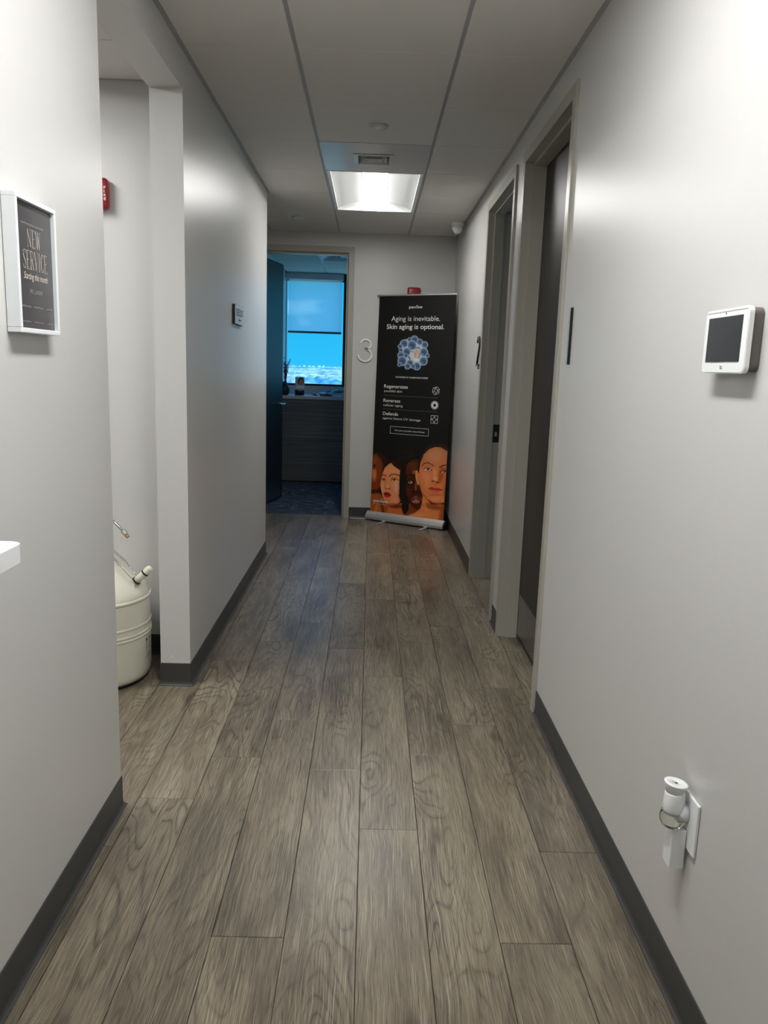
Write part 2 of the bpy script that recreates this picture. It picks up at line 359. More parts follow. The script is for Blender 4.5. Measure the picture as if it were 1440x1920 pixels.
def sweep_vf(path, prof, closed_prof=True):
    """path in plan (x,y); prof = (d, z) with d measured to the left of the path direction"""
    n = len(path); P = [Vector((p[0], p[1])) for p in path]; v, f = [], []
    for i in range(n):
        t1 = (P[i] - P[i - 1]).normalized() if i > 0 else None; t2 = (P[i + 1] - P[i]).normalized() if i < n - 1 else None
        n1 = Vector((-t1.y, t1.x)) if t1 else None; n2 = Vector((-t2.y, t2.x)) if t2 else None
        if n1 is None: m = n2
        elif n2 is None: m = n1
        else: m = (n1 + n2) / (1 + n1.dot(n2))
        for d, z in prof: q = P[i] + m * d; v.append((q.x, q.y, z))
    k = len(prof)
    for i in range(n - 1):
        for j in range(k): j2 = (j + 1) % k; f.append((i * k + j, i * k + j2, (i + 1) * k + j2, (i + 1) * k + j))
    f += [tuple(range(k - 1, -1, -1)), tuple((n - 1) * k + j for j in range(k))]
    return v, f
def to3(fr, u, v, w=0.0):
    o, ex, ey, ez = fr; return tuple(Vector(o) + Vector(ex) * u + Vector(ey) * v + Vector(ez) * w)
def text(s, fr, x, y, width, height, m, parent, name='lettering', bold=0.0, shear=0.0, center=False, depth=0.0006):
    """lettering laid on frame fr=(origin, right, up, out): left x, baseline y, total width, height of tallest glyph"""
    cu = bpy.data.curves.new('t', 'FONT'); cu.body = s; cu.size = 1.0; cu.offset = bold; cu.shear = shear; cu.resolution_u = 3; cu.fill_mode = 'FRONT'
    ob = bpy.data.objects.new('t', cu); COL.objects.link(ob)
    dg = bpy.context.evaluated_depsgraph_get(); me = bpy.data.meshes.new_from_object(ob.evaluated_get(dg))
    vs = [tuple(q.co) for q in me.vertices]; fs = [tuple(p.vertices) for p in me.polygons]
    bpy.data.objects.remove(ob); bpy.data.curves.remove(cu); bpy.data.meshes.remove(me)
    x0 = min(v[0] for v in vs); x1 = max(v[0] for v in vs); y1 = max(v[1] for v in vs)
    sx = width / (x1 - x0); sy = height / y1
    out = [to3(fr, x - (width / 2 if center else 0) + (v[0] - x0) * sx, y + v[1] * sy, depth) for v in vs]
    return link_mesh(name, out, fs, m, parent)
def stroke_vf(fr, pts, w, depth=0.0006, thick=0.0):
    """flat ribbon following 2D pts on frame fr"""
    P = [Vector(p) for p in pts]; n = len(P); L, R_ = [], []; ws = w if isinstance(w, (list, tuple)) else [w] * n
    for i in range(n):
        t1 = (P[i] - P[i - 1]).normalized() if i else (P[1] - P[0]).normalized(); t2 = (P[i + 1] - P[i]).normalized() if i < n - 1 else t1
        n1 = Vector((-t1.y, t1.x)); n2 = Vector((-t2.y, t2.x)); m = (n1 + n2) / max(0.35, 1 + n1.dot(n2))
        L.append(P[i] + m * ws[i] / 2); R_.append(P[i] - m * ws[i] / 2)
    if not thick:
        v = [to3(fr, p.x, p.y, depth) for p in L] + [to3(fr, p.x, p.y, depth) for p in R_]
        return v, [(i, n + i, n + i + 1, i + 1) for i in range(n - 1)]
    v = [to3(fr, p.x, p.y, d) for d in (depth, depth + thick) for q in (L, R_) for p in q]
    f = []
    for i in range(n - 1):
        a, b, c, d = i, n + i, 2 * n + i, 3 * n + i
        f += [(a, a + 1, b + 1, b), (c, d, d + 1, c + 1), (a, c, c + 1, a + 1), (b, b + 1, d + 1, d)]
    f += [(0, n, 3 * n, 2 * n), (n - 1, 3 * n - 1, 4 * n - 1, 2 * n - 1)]
    return v, f
def arc(cx, cy, rx, ry, a0, a1, n=16):
    return [(cx + rx * math.cos(math.radians(a0 + (a1 - a0) * i / n)), cy + ry * math.sin(math.radians(a0 + (a1 - a0) * i / n))) for i in range(n + 1)]

# ================================================================ STRUCTURE
def struct(o, label, cat):
    return tag(o, label, cat, kind='structure')
WT = H + 0.08
def wall(name, parts, label):
    v, f = join_vf(*[box_vf(*p) for p in parts]); return struct(link_mesh(name, v, f, M['wall']), label, 'wall')
DO = 0.052     # frame face width = gap between rough opening and clear opening
D1 = (3.097, 4.000); D2 = (4.300, 5.200); DH = 2.398
D3 = (-1.115, -0.232); D3H = 2.395
wall('wall_left', [(XLB, XL, -2.6, Y1, 0, WT), (XLB, XL, Y1, Y2, 2.43, WT), (XLB, XL, Y2, Y3 - 0.13, 0, WT), (-3.0, XL, Y3 - 0.13, Y3, 0, WT)], 'pale grey wall on the left of the corridor, holding the checkout sign and the framed notice')
wall('wall_right', [(XR, XRB, -2.6, D1[0] - DO, 0, WT), (XR, XRB, D1[0] - DO, D1[1] + DO, DH + DO, WT), (XR, XRB, D1[1] + DO, D2[0] - DO, 0, WT),
                    (XR, XRB, D2[0] - DO, D2[1] + DO, DH + DO, WT), (XR, XRB, D2[1] + DO, YB, 0, WT)], 'long pale grey wall on the right of the corridor with two doorways')
wall('wall_back', [(-3.0, D3[0] - DO, YB, YB2, 0, WT), (D3[0] - DO, D3[1] + DO, YB, YB2, D3H + DO, WT), (D3[1] + DO, 3.6, YB, YB2, 0, WT)], 'grey wall at the end of the corridor, behind the black banner')
wall('wall_alcove', [(-3.5, XLB, YA, YA + 0.12, 0, WT), (-3.62, -3.5, 0.5, YA + 0.12, 0, WT), (-3.5, XLB, 0.4, 0.52, 0, WT)], 'cream-lit wall inside the alcove behind the storage vessel')
wall('wall_passage', [(-3.12, -3.0, Y3 - 0.13, YB2, 0, WT)], 'wall closing the side passage left of the far doorway')
wall('wall_front', [(XLB, XRB, -2.72, -2.6, 0, WT)], 'grey wall closing the corridor behind the viewer')
wall('wall_second_room', [(XRB, 3.6, 4.02, 4.14, 0, WT), (XRB, 3.6, 6.9, 7.02, 0, WT), (3.6, 3.72, 4.02, 7.02, 0, 1.0), (3.6, 3.72, 4.02, 7.02, 2.3, WT), (3.6, 3.72, 4.02, 4.5, 1.0, 2.3), (3.6, 3.72, 6.4, 7.02, 1.0, 2.3)], 'walls of the room behind the doorway marked 2')
wall('wall_far_room', [(XC - 0.14, XC, YB2, YW + 0.12, 0, WT), (3.0, 3.12, YB2, 7.7, 0, WT), (3.0, 3.12, 7.7, YW + 0.12, 0, 1.14), (3.0, 3.12, 7.7, YW + 0.12, 2.49, WT), (XC, 3.0, YW, YW + 0.12, 0, 1.14), (XC, 3.0, YW, YW + 0.12, 2.49, WT)], 'walls of the blue-lit room beyond the far doorway')

# ---- floor: slab plus individually laid planks
fl = struct(box('floor', -3.62, 3.72, -2.72, YB2 - 0.015, -0.12, -0.004, M['subfloor']), 'grey-brown oak-look plank floor running down the corridor', 'floor')
PW = 0.1797; PL = 1.212; GAP = 0.0016
phase = {-8: .35, -7: .9, -6: .15, -5: 4.50, -4: 2.338, -3: 2.620, -2: 1.718, -1: 2.545, 0: 2.189, 1: 2.666, 2: 1.712, 3: 2.090, 4: 3.768, 5: 2.95}
pc = {}
for n in range(-8, 6):
    x0 = n * PW + 0.002; ph = phase[n] % PL
    y = ph - PL * 2
    while y < YB2 - 0.02:
        a = max(y, -0.9); b = min(y + PL, YB2 - 0.02)
        if b - a > 0.03:
            L_ = round(b - a, 3)
            if L_ not in pc:
                v, f = box_vf(-PW / 2 + GAP / 2, PW / 2 - GAP / 2, -L_ / 2 + GAP / 2, L_ / 2 - GAP / 2, -0.004, 0.0)
                bm = bmesh.new(); vs = [bm.verts.new(p) for p in v]
                for q in f: bm.faces.new([vs[i] for i in q])
                bmesh.ops.bevel(bm, geom=[e for e in bm.edges if all(w.co.z > -0.001 for w in e.verts)], offset=0.0010, segments=1, affect='EDGES')
                me = bpy.data.meshes.new('plank'); bm.to_mesh(me); bm.free(); me.materials.append(M['wood']); pc[L_] = me
            o = bpy.data.objects.new('plank', pc[L_]); COL.objects.link(o); o.parent = fl; o.location = (x0 + PW / 2, (a + b) / 2, 0)
        y += PL
for i, r in enumerate([(-3.5, -8 * PW, -2.6, YB2 - .02), (6 * PW + .002, 3.6, -2.6, YB2 - .02), (-8 * PW, 6 * PW, -2.6, -0.9)]):
    tag(box('floor_covering', r[0], r[1], r[2], r[3], -0.004, 0.0, M['floor_far'], fl), 'unbroken floor covering out of the planked area')
carpet = struct(box('carpet', XC, 3.0, YB2 - 0.012, YW, -0.12, 0.002, M['carpet']), 'dark navy streaked carpet in the room beyond the far doorway', 'carpet')
struct(box('trim_threshold', D3[0], D3[1], YB2 - 0.035, YB2 - 0.012, -0.003, 0.004, M['base'], None, 0.0015), 'thin dark threshold strip between planks and navy carpet', 'trim')

# ---- rubber cove base
CP = [(0.0, 0.0), (0.014, 0.0), (0.0135, 0.0025), (0.008, 0.006), (0.0045, 0.013), (0.0035, 0.024), (0.0035, 0.0995), (0.002, 0.1016), (0.0, 0.1016)]
def basebd(name, path, label):
    v, f = sweep_vf(path, CP); return struct(fixn(link_mesh(name, v, f, M['base'])), label, 'baseboard')
basebd('baseboard_left', [(XLB, Y1), (XL, Y1), (XL, -2.6)], 'dark rubber cove base under the wall with the framed notice')
basebd('baseboard_left', [(XLB, Y3), (XL, Y3), (XL, Y2), (XLB, Y2), (XLB, YA), (-3.5, YA)], 'dark rubber cove base wrapping the column and under the checkout sign')
basebd('baseboard_right', [(XR, -2.6), (XR, D1[0] - DO - 0.001)], 'dark rubber cove base under the wall panel and plug-in freshener')
basebd('baseboard_right', [(XR, D1[1] + DO + 0.001), (XR, D2[0] - DO - 0.001)], 'short piece of dark cove base between the two side doorways')
basebd('baseboard_right', [(XR, D2[1] + DO + 0.001), (XR, YB), (D3[1] + DO + 0.001, YB)], 'dark cove base running behind the black banner in the corner')
basebd('baseboard_back', [(D3[0] - DO - 0.001, YB), (-3.0, YB)], 'dark cove base left of the far doorway')

# ---- door frames (hollow metal, swept round three sides)
FP = [(DO, 0.0), (DO, -0.010), (DO - 0.002, -0.012), (0.002, -0.012), (0.0, -0.010), (0.0, 0.031), (-0.016, 0.031), (-0.016, 0.092), (0.0, 0.092), (0.0, 0.153), (DO, 0.153), (DO, 0.141)]
def frame_vf(lo, hi, top, face, axis, sgn=1):
    cs = [(lo, 0.0, -1, 0), (lo, top, -1, 1), (hi, top, 1, 1), (hi, 0.0, 1, 0)]; v, f = [], []
    for c, z, dc, dz in cs:
        for a, d in FP:
            p = c + a * dc; q = z + a * dz; w = face + d * sgn
            v.append((w, p, q) if axis == 'X' else (p, w, q))
    k = len(FP)
    for i in range(3):
        for j in range(k): j2 = (j + 1) % k; f.append((i * k + j, i * k + j2, (i + 1) * k + j2, (i + 1) * k + j))
    f += [tuple(range(k)), tuple(3 * k + j for j in range(k - 1, -1, -1))]
    return v, f
def lever(parent, base, out, along, name='door_handle'):
    b = Vector(base); o = Vector(out).normalized(); a = Vector(along).normalized()
    v1, f1 = tube_vf([b, b + o * 0.008], 0.027, 24); v2, f2 = tube_vf([b + o * 0.006, b + o * 0.050], 0.010, 12)
    v3, f3 = tube_vf([b + o * 0.046 - a * 0.008, b + o * 0.050 + a * 0.02, b + o * 0.050 + a * 0.09, b + o * 0.044 + a * 0.118], [0.010, 0.0095, 0.009, 0.008], 12)
    v, f = join_vf((v1, f1), (v2, f2), (v3, f3)); return tag(fixn(link_mesh(name, v, f, M['chrome'], parent, smooth=False)), 'satin chrome lever handle')

d1 = thing('door_1', 'closed dark brown door with a steel kick plate, nearest doorway on the right wall', 'door', (XR, 3.55, 0), kind='structure')
v, f = frame_vf(D1[0], D1[1], DH, XR, 'X'); fixn(link_mesh('door_frame', v, f, M['frame'], d1))
sl = box('door_slab', XR + 0.0935, XR + 0.138, D1[0] + 0.004, D1[1] - 0.006, 0.012, DH - 0.005, M['door'], d1, 0.0015)
kp = box('kick_plate', XR + 0.0920, XR + 0.0935, D1[0] + 0.03, D1[1] - 0.03, 0.03, 0.247, M['kick'], sl, 0.0005)
for yy in (3.2, 3.42, 3.62, 3.80, 3.93):
    for zz in (0.045, 0.232):
        v, f = lathe_vf([(0.0, -0.0012), (0.0035, -0.0008), (0.004, 0.0)], (XR + 0.0921, yy, zz), 10, 'X'); link_mesh('screw', v, f, M['chrome'], sl)
lever(sl, (XR + 0.0935, D1[0] + 0.07, 1.0), (-1, 0, 0), (0, 1, 0))

d2 = thing('door_2', 'open doorway with black strike plate, beside the number 2 on the right wall', 'door', (XR, 4.75, 0), kind='structure')
v, f = frame_vf(D2[0], D2[1], DH, XR, 'X'); fixn(link_mesh('door_frame', v, f, M['frame'], d2))
sl = box('door_slab', XRB + 0.016, XRB + 0.90, D2[0] - 0.052, D2[0] - 0.008, 0.012, DH - 0.005, M['door'], d2, 0.0015)
lever(sl, (XRB + 0.84, D2[0] - 0.008, 1.0), (0, 1, 0), (-1, 0, 0))
v, f = join_vf(box_vf(XR + 0.0935, XR + 0.139, D2[1] - 0.0018, D2[1], 0.935, 0.975), box_vf(XR + 0.0935, XR + 0.139, D2[1] - 0.0018, D2[1], 1.005, 1.054),
               box_vf(XR + 0.0935, XR + 0.107, D2[1] - 0.0018, D2[1], 0.975, 1.005), box_vf(XR + 0.122, XR + 0.139, D2[1] - 0.0018, D2[1], 0.975, 1.005))
tag(link_mesh('strike_plate', v, f, M['black'], d2), 'black strike plate on the jamb')

d3 = thing('door_3', 'dark door standing open with chrome lever, in the far doorway beside the number 3', 'door', (-0.67, YB, 0), kind='structure')
v, f = frame_vf(D3[0], D3[1], D3H, YB, 'Y'); fixn(link_mesh('door_frame', v, f, M['frame'], d3))
hx, hy = -1.108, 7.402; tx, ty = -0.925, 8.270
dv = Vector((tx - hx, ty - hy, 0)); dl = dv.length; du = dv / dl; dn = Vector((du.y, -du.x, 0))   # dn faces the corridor side (+X)
def obox(name, a0, a1, n0, n1, z0, z1, m, parent, bev=0.0):
    v, f = box_vf(a0, a1, n0, n1, z0, z1)
    if bev: v, f = bevel_vf(v, f, bev, 1)
    return fixn(link_mesh(name, [tuple(Vector((hx, hy, 0)) + du * p[0] + dn * p[1] + Vector((0, 0, p[2]))) for p in v], f, m, parent))
sl = obox('door_slab', 0, dl, -0.044, 0, 0.012, 2.40, M['door'], d3, 0.0015)
obox('kick_plate', 0.03, dl - 0.03, 0, 0.0015, 0.03, 0.243, M['kick'], sl)
for aa in (0.08, 0.25, 0.42, 0.6, 0.74, dl - 0.05):
    for zz in (0.045, 0.228): obox('screw', aa - 0.003, aa + 0.003, 0.0015, 0.0028, zz - 0.003, zz + 0.003, M['chrome'], sl)
lever(sl, Vector((hx, hy, 1.0)) + du * (dl - 0.065), dn, -du)
lever(sl, Vector((hx, hy, 1.0)) + du * (dl - 0.065) - dn * 0.044, -dn, -du)
obox('latch_plate', dl, dl + 0.0015, -0.034, -0.010, 0.945, 1.055, M['chrome'], sl)

# ---- window wall of the far room
w1 = thing('window_1', 'wide black-framed window with blue sky, beyond the far doorway', 'window', (0.9, YW + 0.06, 1.14), kind='structure')
v, f = join_vf(box_vf(XC, 3.0, YW + 0.004, YW + 0.09, 1.14, 1.166), box_vf(XC, 3.0, YW + 0.02, YW + 0.09, 2.47, 2.49)); link_mesh('window_frame', v, f, M['blackframe'], w1)
box('side_jamb', XC, XC + 0.012, YW, YW + 0.09, 1.162, 2.49, M['wall'], w1)
mx_ = [-0.387 + 0.0] + [0.55, 1.45, 2.35]  # bays right of the first are unseen, added for more daylight
for i, xx in enumerate(mx_): box('mullion', xx, xx + 0.075, YW - 0.012, YW + 0.09, 1.142, H - 0.003 if i == 0 else 2.49, M['blackframe'], w1, 0.002)
edges = [XC + 0.012] + mx_ + [3.0]
for i in range(len(edges) - 1):
    a = edges[i] + (0.075 if i else 0); link_mesh('pane', [(a, YW + 0.055, 1.162), (edges[i + 1], YW + 0.055, 1.162), (edges[i + 1], YW + 0.055, 2.47), (a, YW + 0.055, 2.47)], [(0, 1, 2, 3)], M['pane'], w1)
w3 = thing('window_added', 'added side window of the far room, unseen, for more daylight', 'window', (3.06, 9.0, 1.14), kind='structure')  # unseen glazing added so daylight and bounced sun brighten the room
v, f = join_vf(box_vf(3.02, 3.09, 7.7, YW, 1.14, 1.162), box_vf(3.02, 3.09, 7.7, YW, 2.47, 2.49), *[box_vf(3.02, 3.09, yy, yy + .06, 1.162, 2.47) for yy in (7.7, 9.0, YW - .06)]); link_mesh('window_frame', v, f, M['blackframe'], w3)
for a_, b_ in ((7.76, 9.0), (9.06, YW - .06)): link_mesh('pane', [(3.055, a_, 1.162), (3.055, b_, 1.162), (3.055, b_, 2.47), (3.055, a_, 2.47)], [(0, 1, 2, 3)], M['pane'], w3)
w2 = thing('window_2', 'window of the second side room, seen only as light through the open doorway', 'window', (3.66, 5.45, 1.0), kind='structure')
v, f = join_vf(box_vf(3.62, 3.69, 4.5, 6.4, 1.0, 1.04), box_vf(3.62, 3.69, 4.5, 6.4, 2.26, 2.3), box_vf(3.62, 3.69, 4.5, 4.54, 1.04, 2.26), box_vf(3.62, 3.69, 6.36, 6.4, 1.04, 2.26)); link_mesh('window_frame', v, f, M['blackframe'], w2)
link_mesh('pane', [(3.655, 4.54, 1.04), (3.655, 6.36, 1.04), (3.655, 6.36, 2.26), (3.655, 4.54, 2.26)], [(0, 1, 2, 3)], M['pane'], w2)
# roller shade, upper half of the first bay
rb = thing('roller_blind', 'pale translucent roller shade half lowered over the blue window', 'blind', (-0.75, YW - 0.02, 2.49))
box('cassette', XC + 0.004, -0.392, YW - 0.075, YW - 0.004, 2.482, H - 0.004, M['wall'], rb, 0.003)
link_mesh('shade_fabric', [(-1.094, YW - 0.022, 1.835), (-0.408, YW - 0.022, 1.835), (-0.408, YW - 0.022, 2.49), (-1.094, YW - 0.022, 2.49)], [(0, 1, 2, 3)], M['blind'], rb)
box('bottom_rail', -1.100, -0.408, YW - 0.030, YW - 0.014, 1.812, 1.838, M['greycase'], rb, 0.004)

# ---- ceiling: hidden slab, individually laid tiles, grid bars, wall angles
ce = struct(box('ceiling', -3.62, 3.72, -2.72, YW + 0.12, H + 0.08, H + 0.2, M['plenum']), 'suspended ceiling of pale lay-in tiles', 'ceiling')
tc_ = {}
def tile(x0, x1, y0, y1, m='ceil', nm='ceiling_tile'):
    k = (round(x1 - x0, 3), round(y1 - y0, 3), m)
    if k not in tc_:
        v, f = box_vf(-k[0] / 2, k[0] / 2, -k[1] / 2, k[1] / 2, 0, 0.014)
        bm = bmesh.new(); vs = [bm.verts.new(p) for p in v]
        for q in f: bm.faces.new([vs[i] for i in q])
        bmesh.ops.bevel(bm, geom=[e for e in bm.edges if all(w.co.z < 0.001 for w in e.verts)], offset=0.0015, segments=1, affect='EDGES')
        me = bpy.data.meshes.new(nm); bm.to_mesh(me); bm.free(); me.materials.append(M[m]); tc_[k] = me
    o = bpy.data.objects.new(nm, tc_[k]); COL.objects.link(o); o.parent = ce; o.location = ((x0 + x1) / 2, (y0 + y1) / 2, H); return o
TB = 0.016; CG = 0.0045; WA = 0.020
def tiled(rx0, rx1, ry0, ry1, ox, oy, skip=(), wa=(1, 1, 1, 1)):
    kx0 = math.floor((rx0 - ox) / T); kx1 = math.ceil((rx1 - ox) / T); ky0 = math.floor((ry0 - oy) / T); ky1 = math.ceil((ry1 - oy) / T)
    for i in range(kx0, kx1):
        for j in range(ky0, ky1):
            if (i, j) in skip: continue
            a = ox + i * T + TB / 2; b = ox + (i + 1) * T - TB / 2; c = oy + j * T + CG / 2; d = oy + (j + 1) * T - CG / 2
            a = max(a, rx0 + WA * wa[0]); b = min(b, rx1 - WA * wa[1]); c = max(c, ry0 + WA * wa[2]); d = min(d, ry1 - WA * wa[3])
            if b - a > 0.02 and d - c > 0.02: tile(a, b, c, d)
    for i in range(kx0 + 1, kx1):
        x = ox + i * T; box('grid_bar', x - TB / 2 - .003, x + TB / 2 + .003, ry0, ry1, H + 0.006, H + 0.012, M['grid'], ce)
    for j in range(ky0 + 1, ky1):
        y = oy + j * T
        if not skip: box('cross_bar', rx0, rx1, y - 0.009, y + 0.009, H + 0.0125, H + 0.016, M['grid'], ce); continue
        for i in range(kx0, kx1):
            if (i, j) in skip and (i, j - 1) in skip: continue
            box('cross_bar', max(rx0, ox + i * T), min(rx1, ox + (i + 1) * T), y - 0.009, y + 0.009, H + 0.0125, H + 0.016, M['grid'], ce)
def angle(path, parent=ce):
    v, f = sweep_vf(path, [(0, H + 0.002), (0.024, H + 0.002), (0.024, H + 0.004), (0.002, H + 0.004), (0.002, H + 0.03), (0, H + 0.03)]); return fixn(link_mesh('wall_angle', v, f, M['grid'], parent))
ll = {(0, 3), (0, 4), (0, 2)}
YK = Y0 + 4 * T
tiled(XL, XR, -2.6, YK, XA, Y0, skip={(0, 2), (0, 3), (0, 4), (0, -4), (0, -3)}, wa=(1, 1, 1, 0))
tiled(XL + WA, XR, YK, YB, XA, Y0, skip={(0, 3), (0, 4)}, wa=(0, 1, 0, 1))
# the same grid carries on over the side passage and the alcove
tiled(-3.0, XL + WA, Y3, YB, XA, Y0, wa=(1, 0, 1, 1))
tiled(-3.5, XLB, 0.52, YA, XA, Y0, skip={(-3, -2), (-3, -1)})
tiled(XRB, 3.6, 4.14, 6.9, XA, Y0)
OX3, OY3 = -0.609, 9.180 - T
tiled(XC, 3.0, YB2, YW, OX3, OY3, skip={(0, -1), (0, 0), (3, -1), (3, 0)})
angle([(XR, -2.6), (XR, YB), (-3.0, YB)]); angle([(-3.0, Y3), (XL, Y3), (XL, -2.6)]); angle([(XLB, 0.52), (XLB, YA), (-3.5, YA)]); angle([(3.0, YW), (XC, YW), (XC, YB2)])

# ================================================================ FITTINGS ON THE CEILING
def troffer(name, x0, x1, y0, y1, label, lens, group=None):
    """recessed 2x4 fitting: lip, curved reflectors, end plates, central lens"""
    cx, cy = (x0 + x1) / 2, (y0 + y1) / 2; g = thing(name, label, 'ceiling light', (cx, cy, H), group)
    hx_, hy_ = (x1 - x0) / 2 - 0.010, (y1 - y0) / 2 - 0.004
    L = 0.020
    parts = [box_vf(cx - hx_, cx - hx_ + L, cy - hy_, cy + hy_, H - 0.001, H + 0.012), box_vf(cx + hx_ - L, cx + hx_, cy - hy_, cy + hy_, H - 0.001, H + 0.012),
             box_vf(cx - hx_ + L, cx + hx_ - L, cy - hy_, cy - hy_ + L, H - 0.001, H + 0.012), box_vf(cx - hx_ + L, cx + hx_ - L, cy + hy_ - L, cy + hy_, H - 0.001, H + 0.012)]
    v, f = join_vf(*parts); link_mesh('trim_frame', v, f, M['reflector'], g)
    ya, yb = cy - hy_ + L, cy + hy_ - L
    for s in (-1, 1):
        prof = [(cx + s * (hx_ - L), H + 0.010)]
        for k in range(1, 11):
            t = k / 10; prof.append((cx + s * ((hx_ - L) * (1 - t) + 0.078 * t), H + 0.010 + 0.055 * math.sin(t * math.pi * 0.62)))
        v = [(p[0], y, p[1]) for y in (ya, yb) for p in prof]; n = len(prof); link_mesh('reflector', v, [(i, i + 1, n + i + 1, n + i) for i in range(n - 1)], M['reflector'], g, smooth=True)
    for y in (ya, yb): box('end_plate', cx - hx_ + L, cx + hx_ - L, y - 0.001, y + 0.001, H + 0.010, H + 0.070, M['reflector'], g)
    box('housing', cx - hx_, cx + hx_, cy - hy_, cy + hy_, H + 0.070, H + 0.076, M['reflector'], g)
    lz = H + 0.034
    box('lens_housing', cx - 0.080, cx + 0.080, ya + .003, yb - .003, lz + 0.004, H + 0.062, M['reflector'], g)
    a = [(cx + 0.080 * math.cos(q), lz - 0.006 * math.sin(q)) for q in [math.pi * k / 8 for k in range(9)]]
    v = [(p[0], y, p[1]) for y in (ya + .003, yb - .003) for p in a] + [(p[0], y, lz + 0.003) for y in (ya + .003, yb - .003) for p in (a[-1], a[0])]; n = len(a)
    fs = [(i, n + i, n + i + 1, i + 1) for i in range(n - 1)] + [tuple(range(n)), tuple(2 * n - 1 - i for i in range(n))]
    fixn(link_mesh('lens', v[:2 * n], fs + [(0, n - 1, 2 * n - 1, n)], M[lens], g, smooth=False)); return g
troffer('ceiling_light', XA, XA + T, Y0 + 3 * T, Y0 + 5 * T, 'lit recessed ceiling light near the far end of the corridor', 'lens_far')
troffer('ceiling_light', XA, XA + T, Y0 - 4 * T, Y0 - 2 * T, 'lit recessed ceiling light above the viewer, just out of the photo', 'lens')
troffer('ceiling_light', XA - 3 * T, XA - 2 * T, Y0 - 2 * T, Y0, 'lit recessed ceiling light inside the left alcove', 'lens')
troffer('ceiling_light', OX3, OX3 + T, OY3 - T, OY3 + T, 'unlit recessed ceiling light in the blue room beyond the far doorway', 'lens_off')
troffer('ceiling_light', OX3 + 3 * T, OX3 + 4 * T, OY3 - T, OY3 + T, 'unlit recessed ceiling light deeper inside the far blue room', 'lens_off')

# vent panel
vc = (XA + T / 2, Y0 + 2.5 * T); vx, vy = vc[0] - 0.01, vc[1] + 0.02
vt = thing('ceiling_vent', 'small square air diffuser set in a smooth metal ceiling panel before the lit fitting', 'vent', (vc[0], vc[1], H))
hp = T / 2 - 0.006; r0 = 0.098
v, f = join_vf(box_vf(vc[0] - hp, vx - r0, vc[1] - hp, vc[1] + hp, H - .001, H + .008), box_vf(vx + r0, vc[0] + hp, vc[1] - hp, vc[1] + hp, H - .001, H + .008),
               box_vf(vx - r0, vx + r0, vc[1] - hp, vy - r0, H - .001, H + .008), box_vf(vx - r0, vx + r0, vy + r0, vc[1] + hp, H - .001, H + .008))
link_mesh('metal_panel', v, f, M['panel'], vt)
def ring(r_a, z_a, r_b, z_b, th=0.0015):
    def sq(r, z): return [(vx - r, vy - r, z), (vx + r, vy - r, z), (vx + r, vy + r, z), (vx - r, vy + r, z)]
    v = sq(r_a, z_a) + sq(r_b, z_b) + sq(r_a, z_a + th) + sq(r_b, z_b + th); f = []
    for i in range(4): j = (i + 1) % 4; f += [(i, j, 4 + j, 4 + i), (8 + i, 12 + i, 12 + j, 8 + j), (i, 8 + i, 8 + j, j), (4 + i, 4 + j, 12 + j, 12 + i)]
    return v, f
for (ra, za, rb_, zb) in ((0.112, H - 0.004, 0.088, H - 0.006), (0.090, H - 0.005, 0.074, H + 0.030), (0.074, H - 0.008, 0.052, H + 0.020), (0.046, H - 0.010, 0.020, H + 0.012)):
    v, f = ring(ra, za, rb_, zb); fixn(link_mesh('louver', v, f, M['panel'], vt))
box('core_plate', vx - 0.022, vx + 0.022, vy - 0.022, vy + 0.022, H + 0.010, H + 0.012, M['panel'], vt)
box('duct_box', vx - 0.095, vx + 0.095, vy - 0.095, vy + 0.095, H + 0.05, H + 0.055, M['black'], vt)
for (cx, cy), lb in (((0.002, 4.100), 'round white sprinkler cover in the ceiling before the vent panel'), ((-0.626, 6.573), 'small round sprinkler cover in the ceiling above the far doorway')):
    v, f = lathe_vf([(0.0, H - 0.009), (0.030, H - 0.0085), (0.043, H - 0.006), (0.046, H - 0.003), (0.046, H - 0.002), (0.038, H - 0.002), (0.038, H)], (cx, cy, 0), 36)
    tag(fixn(link_mesh('sprinkler_cover', v, f, M['panel'], None, loc=(cx, cy, H))), lb, 'sprinkler')

# turret camera
sc = thing('security_camera', 'white turret camera on the ceiling in the far right corner', 'camera', (0.655, 6.56, H))
v, f = lathe_vf([(0.056, 0.0), (0.056, -0.008), (0.053, -0.018), (0.046, -0.028), (0.0, -0.028)], (0.655, 6.56, H), 36); fixn(link_mesh('mount_base', v, f, M['white'], sc, smooth=True))
cc = Vector((0.655, 6.56, H - 0.045)); dr = Vector((-0.80, 0.25, -0.50)).normalized()
q = dr.to_track_quat('Z', 'Y')
def lat_dir(prof, c, seg=32):
    v, f = lathe_vf(prof, (0, 0, 0), seg); return [tuple(c + q @ Vector(p)) for p in v], f
v, f = lat_dir([(0.0, -0.042)] + [(0.042 * math.sin(a), -0.042 * math.cos(a)) for a in [math.pi * k / 16 for k in range(1, 12)]] + [(0.034, 0.030), (0.032, 0.036), (0.024, 0.036)], cc)
fixn(link_mesh('camera_ball', v, f, M['white'], sc, smooth=True))
v, f = lat_dir([(0.0, 0.038), (0.016, 0.037), (0.024, 0.034), (0.025, 0.030), (0.0, 0.030)], cc); fixn(link_mesh('camera_lens', v, f, M['black'], sc, smooth=True))

